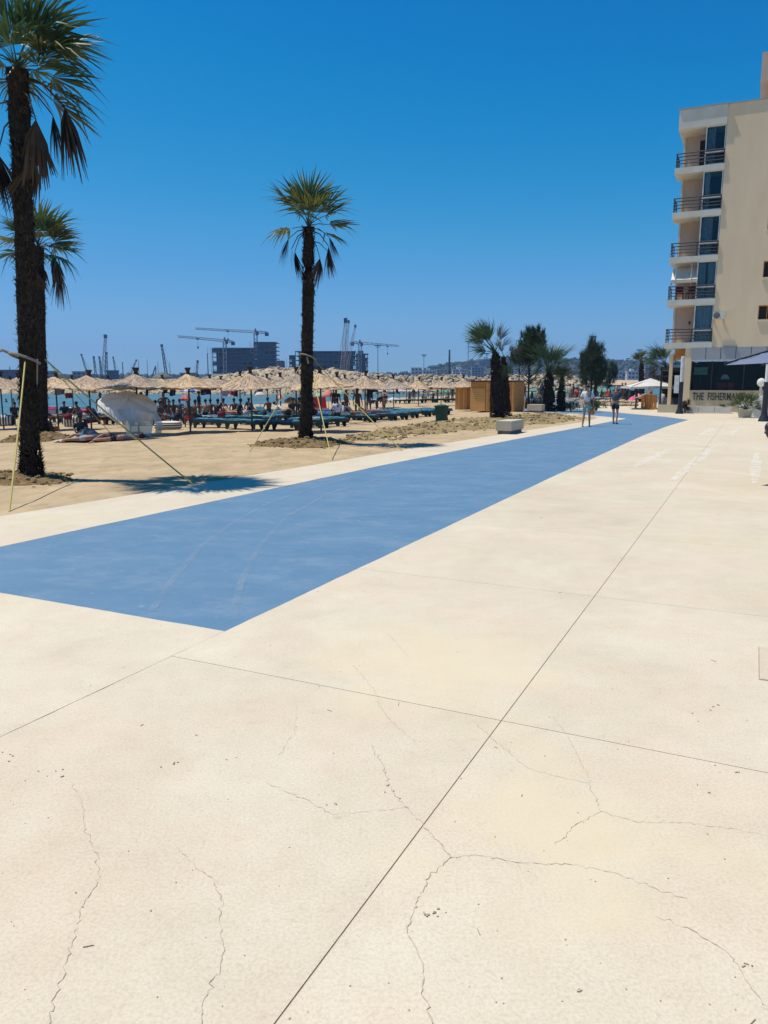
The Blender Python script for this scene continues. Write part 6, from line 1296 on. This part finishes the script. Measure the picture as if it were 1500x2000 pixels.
for i, (k, cn) in enumerate(((0, 2), (0, 5), (1, 3), (1, 6), (2, 2), (2, 5), (3, 1), (3, 3), (4, 2), (5, 1), (5, 3))):
    if (k, cn) in LNG:
        p = LNG[(k, cn)]; mb = MB(); mb.grid(lambda u, v: Vector((-.5 + 1.1 * u, -.31 + .62 * v, .475 + .015 * noise.noise((u * 6, v * 4, i)))), 12, 6); tag(mb.obj('beach_towel', ('ltgrey', 'maroon', 'blue2', 'salmon', 'mint', 'tee')[i % 6], loc=p, rotz=ROT + q.uniform(-.2, .2), smooth=True), f'{("light grey", "maroon", "mid blue", "salmon", "mint", "white")[i % 6]} towel spread on the {ORD[cn - 1]} lounger of the {ROWS[k]}', 'towel', 'towels spread on the loungers')
FG = 'bathers near the far water line'
for i, (px, Y, pose, sk, bt, tp2) in enumerate(((800, 92, 'sit', 'tan', 'navy', None), (808, 90, 'stand', 'tan', 'black', ('tee', 'slate')), (817, 95, 'stand', 'skin', 'maroon', None), (826, 92, 'sit', 'tan', 'navy', ('tee', 'grey')), (836, 94, 'stand', 'skin', 'mint', ('tee', 'ltgrey')), (846, 90, 'sit', 'tan', 'navy', None), (855, 96, 'stand', 'tan', 'red', None), (866, 93, 'stand', 'skin', 'teal', ('tee', 'mint')), (876, 92, 'sit', 'tan', 'black', None), (884, 95, 'stand', 'tan', 'navy', ('tee', 'maroon')))):
    bather(f'small far bather, {ORD[i]} along the water line left of the kiosk cabin', px, Y, 40 * i, pose, sk, bt, tp2, 'hair', 0, 1, FG)
SW = 'swimmers in the sea'
for px, py, lab in ((12, 781, 'swimmer at the frame edge beside another swimmer'), (26, 780, 'swimmer showing head and shoulders near the nearest palm'), (14, 757, 'swimmer far out at the frame edge, only a dot'), (130, 767, 'swimmer carrying something dark just right of the palms'), (226, 765, 'lone swimmer far out beyond the white tent'), (478, 768, 'swimmer beyond the striped flag')):
    p = G(px, py + 4, -.8); t = thing('swimmer', lab, 'swimmer', p, 0, SW); mb = MB(); mb.ell((0, 0, .34), (.10, .12, .15), 10, 8); mb.obj('head', 'hair', t, True); mb = MB(); mb.ell((0, 0, .02), (.26, .16, .2), 10, 8); mb.obj('shoulders', 'tan', t, True)
# two people lying on the sand, and the one with a hat
p = S(232, 862); person('person in dark clothes lying on the sand just in front of the white tent', p, R(-62), LIE, 'lie', 'skin', ('tee', 'grey'), 'navy', 'hair', 1.05, 1.05, 'people lying on the sand', False, True)
p = S(172, 862); person('person under a green and grey towel lying on the sand, nearer the palms', p, R(-70), LIE, 'lie', 'skin', ('tee', 'grey'), 'ltgrey', 'hair', 1.05, 1.0, 'people lying on the sand', False, True)
p = S(176, 860); mb = MB(); mb.grid(lambda u, v: Vector((-.75 + 1.5 * u, -.4 + .8 * v, .05 + .42 * math.sin(math.pi * min(1, max(0, u * 1.15))) ** 1.2 * math.sin(math.pi * v) + .02 * noise.noise((u * 6, v * 6, 1)))), 18, 12); tag(mb.obj('beach_towel', 'grey', loc=p, smooth=True), 'grey towel humped over the person lying nearer the palms', 'towel', 'towels on the sand')
mb = MB(); mb.grid(lambda u, v: Vector((-.5 + .5 * u - .1, -.45 + .5 * v, .10 + .30 * math.sin(math.pi * v) * u)), 8, 8); tag(mb.obj('beach_towel', 'mint', loc=p, smooth=True), 'small green towel at the hat end of the grey towel', 'towel', 'towels on the sand')
for px, lab, m in ((165, 'pale mat spread under the person nearer the palms', 'ltgrey'), (240, 'grey mat under the person lying before the tent', 'grey')):
    p = S(px, 861); mb = MB(); mb.grid(lambda u, v: Vector((-1.0 + 2.0 * u, -.45 + .9 * v, .035 + .012 * noise.noise((u * 5, v * 4, px)))), 14, 8); tag(mb.obj('beach_mat', m, loc=p, rotz=.06), lab, 'mat', 'mats on the sand')
p = S(151, 857); t, J, f, hd = person('person in a wide dark hat sitting low on the sand by the green towel', p + Vector((0, .4, -.38)), R(20), SIT, 'sit', 'tan', ('tee', 'black'), 'navy', 'hair', 1.0, 1.0, 'people lying on the sand', False, True)
mb = MB(); mb.lathe([(.22, -.01), (.11, .02), (.10, .10), (0, .12)], 14, c=tuple(J['head'] + hd * .09)); mb.obj('hat', 'black', t)
for px, py, s_, m, lab in ((89, 845, (.32, .25, .52), 'navy', 'dark backpack standing on the mound behind the nearest palm trunk'), (107, 844, (.22, .18, .24), 'wooddk', 'small brown bag beside the dark backpack')):
    p = S(px, py); t = thing('beach_bag', lab, 'bag', p + Vector((0, 0, .05)), .3); mb = MB(); mb.ell((0, 0, s_[2] * .5), (s_[0], s_[1], s_[2] * .5), 12, 8, pw=.7); mb.obj('sack', m, t, True); mb = MB(); mb.tube([(-.08, 0, s_[2]), (0, 0, s_[2] + .09), (.08, 0, s_[2])], .018, 5); mb.obj('handle', 'ltgrey', t)
p = S(103, 822); t = thing('cool_box', 'white and pink cool box standing on a lounger just right of the palm trunks', 'cool box', p + Vector((0, 0, .45))); mb = MB(); mb.bx(-.33, .33, -.2, .2, 0, .3); mb.obj('case', 'maroon', t); mb = MB(); mb.box((0, 0, .38), (.66, .42, .15), top=.75); mb.obj('lid', 'pink', t); mb = MB(); mb.bx(-.2, .33, -.215, -.201, .03, .28); mb.obj('label_patch', 'ltgrey', t)
o = lounger('sun_lounger', 'dark lounger carrying the pink cool box, just right of the palm trunks', S(108, 824), ROT, 0, 'grey')
p = S(155, 822); o = lounger('sun_lounger', 'lounger heaped with maroon clothes behind the striped pouf', p, ROT, R(30), 'maroon')
for dx, m, r, lab in ((-.5, 'black', .34, 'black bag'), (.0, 'pink', .26, 'pink towel'), (.35, 'red', .22, 'red bundle'), (.75, 'maroon', .30, 'maroon blanket')):
    mb = MB(); mb.ell((0, 0, r * .6), (r, r * .7, r * .75), 9, 6, pw=.8); tag(mb.obj('clothes_heap', m, loc=p + Vector((dx, .05, .44)), smooth=True), lab + ' on the heaped lounger behind the striped pouf', 'clothes', 'things heaped on the lounger')
p = S(178, 828); mb = MB(); mb.add([(-.5, 0, .0), (.45, 0, .1), (.25, .2, .75), (-.1, .25, .55)], [(0, 1, 2, 3)]); mb.add([(-.5, .02, .0), (.45, .02, .1), (.25, .22, .75), (-.1, .27, .55)], [(3, 2, 1, 0)]); tag(mb.obj('towel', 'maroon', loc=p), 'reddish brown towel draped slantwise at the end of the heaped lounger', 'towel')

# cloths hung from the thatch rims
def hang(label, px, py0, py1, w, Y, m, seed):
    a = A(px, py0, Y); b = A(px, py1, Y); h = a.z - b.z; mb = MB(); mb.grid(lambda u, v: Vector((-w / 2 + w * u + .06 * v * math.sin(seed), .05 * math.sin(u * 7 + seed) + .03 * math.sin(v * 4), -h * v - .05 * h * math.sin(u * 5 + seed))), 8, 6); return tag(mb.obj('hanging_cloth', m, loc=a, smooth=True), label, 'towel', 'cloths hung under the thatch')
for i, (px, a, b, w, Y, m, lab) in enumerate(((115, 755, 771, .42, 33, 'grey', 'grey towel hung under the thatch just right of the palms'), (132, 768, 778, .38, 40, 'maroon', 'dark square bag shape hung at the pole right of the grey towel'), (163, 754, 760, .48, 34, 'maroon', 'dark red flag under the thatch before the tent'), (181, 755, 768, .30, 34, 'planty', 'cream cloth beside the dark red flag'), (288, 757, 775, .12, 35, 'navy', 'dark trousers hanging behind the tent'), (325, 757, 768, .18, 36, 'black', 'black bag hung after the tent'), (337, 757, 773, .26, 36, 'navy', 'dark jacket hung just before the raised loungers'), (400, 755, 771, .5, 36, 'navy', 'dark clothes bundle hung over the raised loungers'), (414, 756, 762, .3, 36, 'maroon', 'maroon cloth beside the dark clothes bundle'), (459, 756, 775, .22, 39, 'black', 'long black cloth hung next to the striped flag'), (455, 757, 772, .22, 38.5, 'red', 'red cloth at the end of the striped flag'), (508, 757, 765, .4, 42, 'black', 'black bag hung above the small white parasol'), (575, 756, 762, .2, 40, 'black', 'small black bag hung left of the slim palm'), (722, 758, 778, .34, 45, 'navy', 'dark coat hung at the pole past the orange sarong'), (731, 758, 766, .3, 45, 'black', 'black bag hung beside the dark coat'), (775, 760, 768, .2, 62, 'black', 'small bag hung under the first small thatch before the kiosk'))): hang(lab, px, a, b, w, Y, m, i)
tag(hang('striped red and white flag cloth hung low between thatch poles', 441, 763, 774, .62, 46, 'stripered', 4), 'striped red and white flag cloth hung low between thatch poles', 'flag')

# coloured beach parasols near the water
def parasol(label, px, pyt, pyb, wpx, Y, m, grp, closed=False, m2=None, pole='whiteframe'):
    c = D(px, Y); zt, zb = A(px, pyt, Y).z - c.z, A(px, pyb, Y).z - c.z; r = wpx / FPX * Y / 2; t = thing('closed_parasol' if closed else 'beach_parasol', label, 'parasol', c, 0, grp); mb = MB()
    if closed: mb.lathe([(.05, zb), (r, zb + .1 * (zt - zb)), (r * .75, zb + .5 * (zt - zb)), (.04, zt), (0, zt + .08)], 8, jit=.08)
    else:
        mb.lathe([(0, zt), (r * .25, zt - (zt - zb) * .08), (r * .6, zt - (zt - zb) * .38), (r * .85, zt - (zt - zb) * .72), (r, zb), (r * .99, zb - .12)], 16)
        if m2: mb.mi = [((i // 2) % 2) for i in range(len(mb.f))]
    mb.obj('canopy', [m, m2] if m2 and not closed else m, t); mb = MB(); mb.tube([(0, 0, -.2), (0, 0, zt)], .03, 6); mb.obj('pole', pole, t)
CG = 'coloured parasols by the water'
parasol('yellow and orange parasol leaning low before the slim palm', 568, 775, 783, 27, 50, 'yellow', CG, m2='orange'); parasol('small white parasol over bathers between the tent and the slim palm', 507, 765, 771, 20, 60, 'parasolwhite', CG)
parasol('mint parasol just right of the slim palm', 625, 767, 773, 22, 72, 'mint', CG); parasol('salmon pink parasol beside the mint parasol', 641, 762, 772, 24, 68, 'salmon', CG); parasol('pale green parasol behind the thatch pole right of the salmon one', 666, 762, 770, 16, 76, 'mint', CG)
parasol('pink and red parasol under the thatch over the raised loungers', 361, 771, 779, 20, 52, 'salmon', CG, m2='red'); parasol('blue and white parasol far under the thatch over the raised loungers', 372, 756, 763, 32, 64, 'blue2', CG, m2='white'); parasol('white parasol far off past the orange sarong', 768, 776, 780, 22, 88, 'white', CG); parasol('red and pale striped parasol behind the yellow one', 548, 770, 776, 14, 74, 'red', CG, m2='white')
for i, (px, Y) in enumerate(((614, 56), (630, 55))):
    c = D(px, Y); t = thing('deck_chair', 'bright red deck chair below the mint parasol, ' + ('nearer the slim palm' if i == 0 else 'nearer the salmon parasol'), 'chair', c, .4, 'red deck chairs'); mb = MB(); mb.box((0, .2, .75), (.62, .06, .85), rot=Matrix.Rotation(R(-18), 3, 'X')); mb.obj('backrest', 'red', t); mb = MB(); mb.box((0, -.15, .38), (.6, .6, .05)); mb.obj('seat', 'red', t)
    for x in (-.28, .28):
        for y in (-.4, .25): mb = MB(); mb.tube([(x, y, 0), (x, y, .36)], .02, 5); mb.obj('leg', 'ltgrey', t)
GG = 'green parasols of the far beach bar'; q = random.Random(17); n_o = 0
for i, (px, Y, w, a, b) in enumerate(((745, 100, 34, 760, 764), (780, 108, 40, 760, 764), (812, 104, 34, 760, 764), (872, 96, 34, 761, 766), (893, 100, 30, 761, 766), (1008, 88, 26, 757, 763), (1046, 84, 30, 758, 763), (1084, 90, 26, 759, 764), (1106, 86, 24, 760, 765), (1170, 92, 26, 758, 764), (1184, 84, 30, 758, 765), (1152, 100, 20, 758, 763), (1206, 96, 24, 759, 765))):
    parasol(f'wide pale green parasol of the far beach bar, {ORD[i]} counting toward the hotel', px, a, b, w, Y, 'greenpar' if px > 850 else 'ltgrey', GG, pole='polegreen')
for i, (px, Y) in enumerate(((1004, 82), (1014, 86), (1040, 84), (1056, 82), (1061, 90), (1086, 80), (1116, 84), (1126, 88), (1136, 90), (1146, 82), (1176, 80), (1186, 88), (1193, 82), (1231, 74))):
    parasol(f'folded dark green parasol of the far beach bar, {ORD[i]} counting toward the hotel', px, 760 - (6 if i == 5 else 0), 783, 8, Y, 'greendk', 'folded dark green parasols', True, pole='polegreen')
p = D(1058, 84); parasol('tall folded black parasol sticking out above the green ones', 1059, 747, 764, 13, 78, 'navy', 'folded dark green parasols', True, pole='polegreen')
for i, (px, Y, m) in enumerate(((740, 88, 'ltgrey'), (756, 92, 'frame'), (786, 86, 'ltgrey'), (812, 86, 'ltgrey'), (838, 86, 'frame'), (862, 86, 'frame'), (885, 86, 'frame'), (1005, 76, 'frame'), (1020, 78, 'ltgrey'), (1040, 76, 'frame'), (1062, 76, 'frame'), (1086, 74, 'ltgrey'), (1104, 76, 'frame'), (1122, 74, 'ltgrey'), (1140, 76, 'frame'), (1166, 74, 'ltgrey'), (1180, 76, 'frame'), (1196, 74, 'ltgrey'), (1214, 74, 'frame'))):
    o = dup(proto, f'far {"pale" if m == "ltgrey" else "dark"} sun lounger, {ORD[i]} of the far rows counting toward the hotel', D(px, Y), ROT + .8 + q.uniform(-.5, .5), 'far loungers of the beach bar'); recolour(o, 'mattress', m); recolour(o, 'head_rest', m)
for i, (px, Y, pose, sk, bt, tp2) in enumerate(((1012, 80, 'sit', 'tan', 'navy', ('tee', 'grey')), (1025, 80, 'stand', 'tan', 'black', ('tee', 'slate')), (1050, 78, 'sit', 'skin', 'navy', None), (1088, 78, 'sit', 'skin', 'ltgrey', ('tee', 'ltgrey')), (1114, 78, 'stand', 'skin', 'ltgrey', ('tee', 'white')), (1128, 76, 'sit', 'skin', 'red', ('tee', 'red')), (1120, 84, 'stand', 'tan', 'navy', None), (1167, 78, 'sit', 'tan', 'navy', ('tee', 'grey')), (1188, 76, 'sit', 'skin', 'red', ('tee', 'red')), (1216, 76, 'stand', 'tan', 'maroon', ('tee', 'maroon')), (1222, 80, 'stand', 'tan', 'orange', None))):
    bather(f'small figure at the far beach bar, {ORD[i]} counting toward the hotel' + (', in red' if tp2 and tp2[1] == 'red' else ''), px, Y, 37 * i, pose, sk, bt, tp2, 'hair', .1, 1, 'people at the far beach bar')
# pink parasol, waiter and thatched bar roof near the menu stand
parasol('bright pink parasol lying low behind the menu board', 1238, 774, 784, 22, 66, 'pink', CG); parasol('pale pink parasol above the bright pink one', 1247, 768, 776, 17, 69, 'salmon', CG, m2='white')
p = G(1276, 800); person('waiter in a white shirt standing behind the wooden counter', p + Vector((.1, 1.3, 0)), R(120), STAND, 'stand', 'tan', ('tee', 'tee'), 'black', 'hair', 1.0, 1.0, 'people at the menu stand', False, True)
p = G(1262, 800); person('dark dressed customer under the white parasol', p + Vector((-.1, 2.0, 0)), R(60), STAND, 'stand', 'tan', ('tee', 'navy'), 'navy', 'hair', 1.0, 1.0, 'people at the menu stand', False, True)
a, b = A(1176, 748, 96), A(1262, 748, 96); tb = thing('thatched_bar', 'long low thatched bar roof between the conifer and the white parasol', 'bar', ((a.x + b.x) / 2, 96, -.2)); w = (b.x - a.x) / 2
mb = MB(); mb.grid(lambda u, v: Vector((-w + 2 * w * u, -2 + 4 * v, 1.75 + .62 * (1 - abs(2 * v - 1)) + .05 * noise.noise((u * 20, v * 8, 0)))), 40, 8); mb.grid(lambda u, v: Vector((-w + 2 * w * u, -2.02, 1.78 - (.22 + .08 * noise.noise((u * 40, 0, 3))) * v)), 40, 1); mb.obj('roof', 'straw', tb)
for i in range(7): mb = MB(); mb.tube([(-w + .3 + i * (2 * w - .6) / 6, -1.8, 0), (-w + .3 + i * (2 * w - .6) / 6, -1.8, 1.8)], .06, 6); mb.obj('post', 'bark', tb)
mb = MB(); mb.bx(-w + .3, w - .3, .5, .8, 0, 1.1); mb.obj('counter', 'wooddk', tb)
# low stone border, reed screen
lb = thing('stone_border', 'low border of rough pale stones and dry plants behind the two men', 'low wall', W(62, -11)); q = random.Random(23)
pa, pb = G(1098, 791.5), G(1246, 793.5)
for i in range(64):
    p = pa.lerp(pb, (i % 32 + q.uniform(-.3, .3)) / 32) + Vector((0, .25 * (i // 32), .12 + .22 * (i // 32))); o = link('stone', rk[i % 8], lb, loc=p - Vector(lb.location), rot=(0, 0, q.uniform(0, 6))); r = q.uniform(.16, .30); o.scale = (r * 1.3, r, r)
    if i % 3 == 0: o.material_slots[0].link = 'OBJECT'; o.material_slots[0].material = M['rockgrey']
pa, pb = W(57.5, -17.2), W(56.0, -13.6); mb = MB(); q = random.Random(29)
for i in range(420):
    p = pa.lerp(pb, q.random()) + Vector((q.gauss(0, .12), q.gauss(0, .12), 0)); s = Vector((.02, 0, 0)); tpp = Vector((q.gauss(0, .08), q.gauss(0, .05), q.uniform(.5, .95))); mb.add([p - s, p + s, p + tpp + s * .3, p + tpp - s * .3], [(0, 1, 2, 3)])
tag(mb.obj('reed_screen', 'leafdry'), 'dry brown reed screen running between the kiosk and the small stone block', 'hedge')
wl = thing('pale_kerb', 'low pale kerb wall behind the reed screen', 'low wall', W(59, -16), ROT); mb = MB(); mb.bx(-3, 4.5, 0, .35, -.1, .62); mb.obj('coping', 'planter', wl)
st_ = thing('tree_stake', 'thin pale stake standing in the soil by the small stone block', 'stake', G(1023, 806)); mb = MB(); mb.tube([(0, 0, -.1), (.06, 0, 1.0)], .03, 6); mb.obj('shaft', 'woodlt', st_)
# black scooter whose front wheel and fender just enter the frame
p = G(1508, 857); sc_o = thing('mobility_scooter', 'black rounded front of a scooter just entering at the frame edge', 'scooter', p, R(205)); mb = MB(); [mb.tube([(0, .08, .26), (0, -.08, .26)], .26, 16)]; mb.obj('wheel', 'black', sc_o)
mb = MB(); mb.ell((-.05, 0, .40), (.42, .20, .26), 14, 10); mb.obj('fender', 'black', sc_o, True); mb = MB(); mb.ell((.12, -.20, .22), (.06, .03, .06), 8, 6); mb.obj('hub_cap', 'ltgrey', sc_o)
mb = MB(); mb.tube([(-.25, 0, .5), (-.45, 0, 1.0)], .04, 8); mb.tube([(-.45, -.3, 1.02), (-.45, .3, 1.02)], .025, 8); mb.obj('handlebar', 'black', sc_o); mb = MB(); mb.ell((-1.0, 0, .7), (.42, .2, .12), 12, 8); mb.bx(-1.3, -.3, -.18, .18, .2, .34); mb.obj('seat', 'black', sc_o)
mb = MB(); mb.tube([(-1.15, .08, .26), (-1.15, -.08, .26)], .26, 16); mb.obj('wheel', 'black', sc_o)
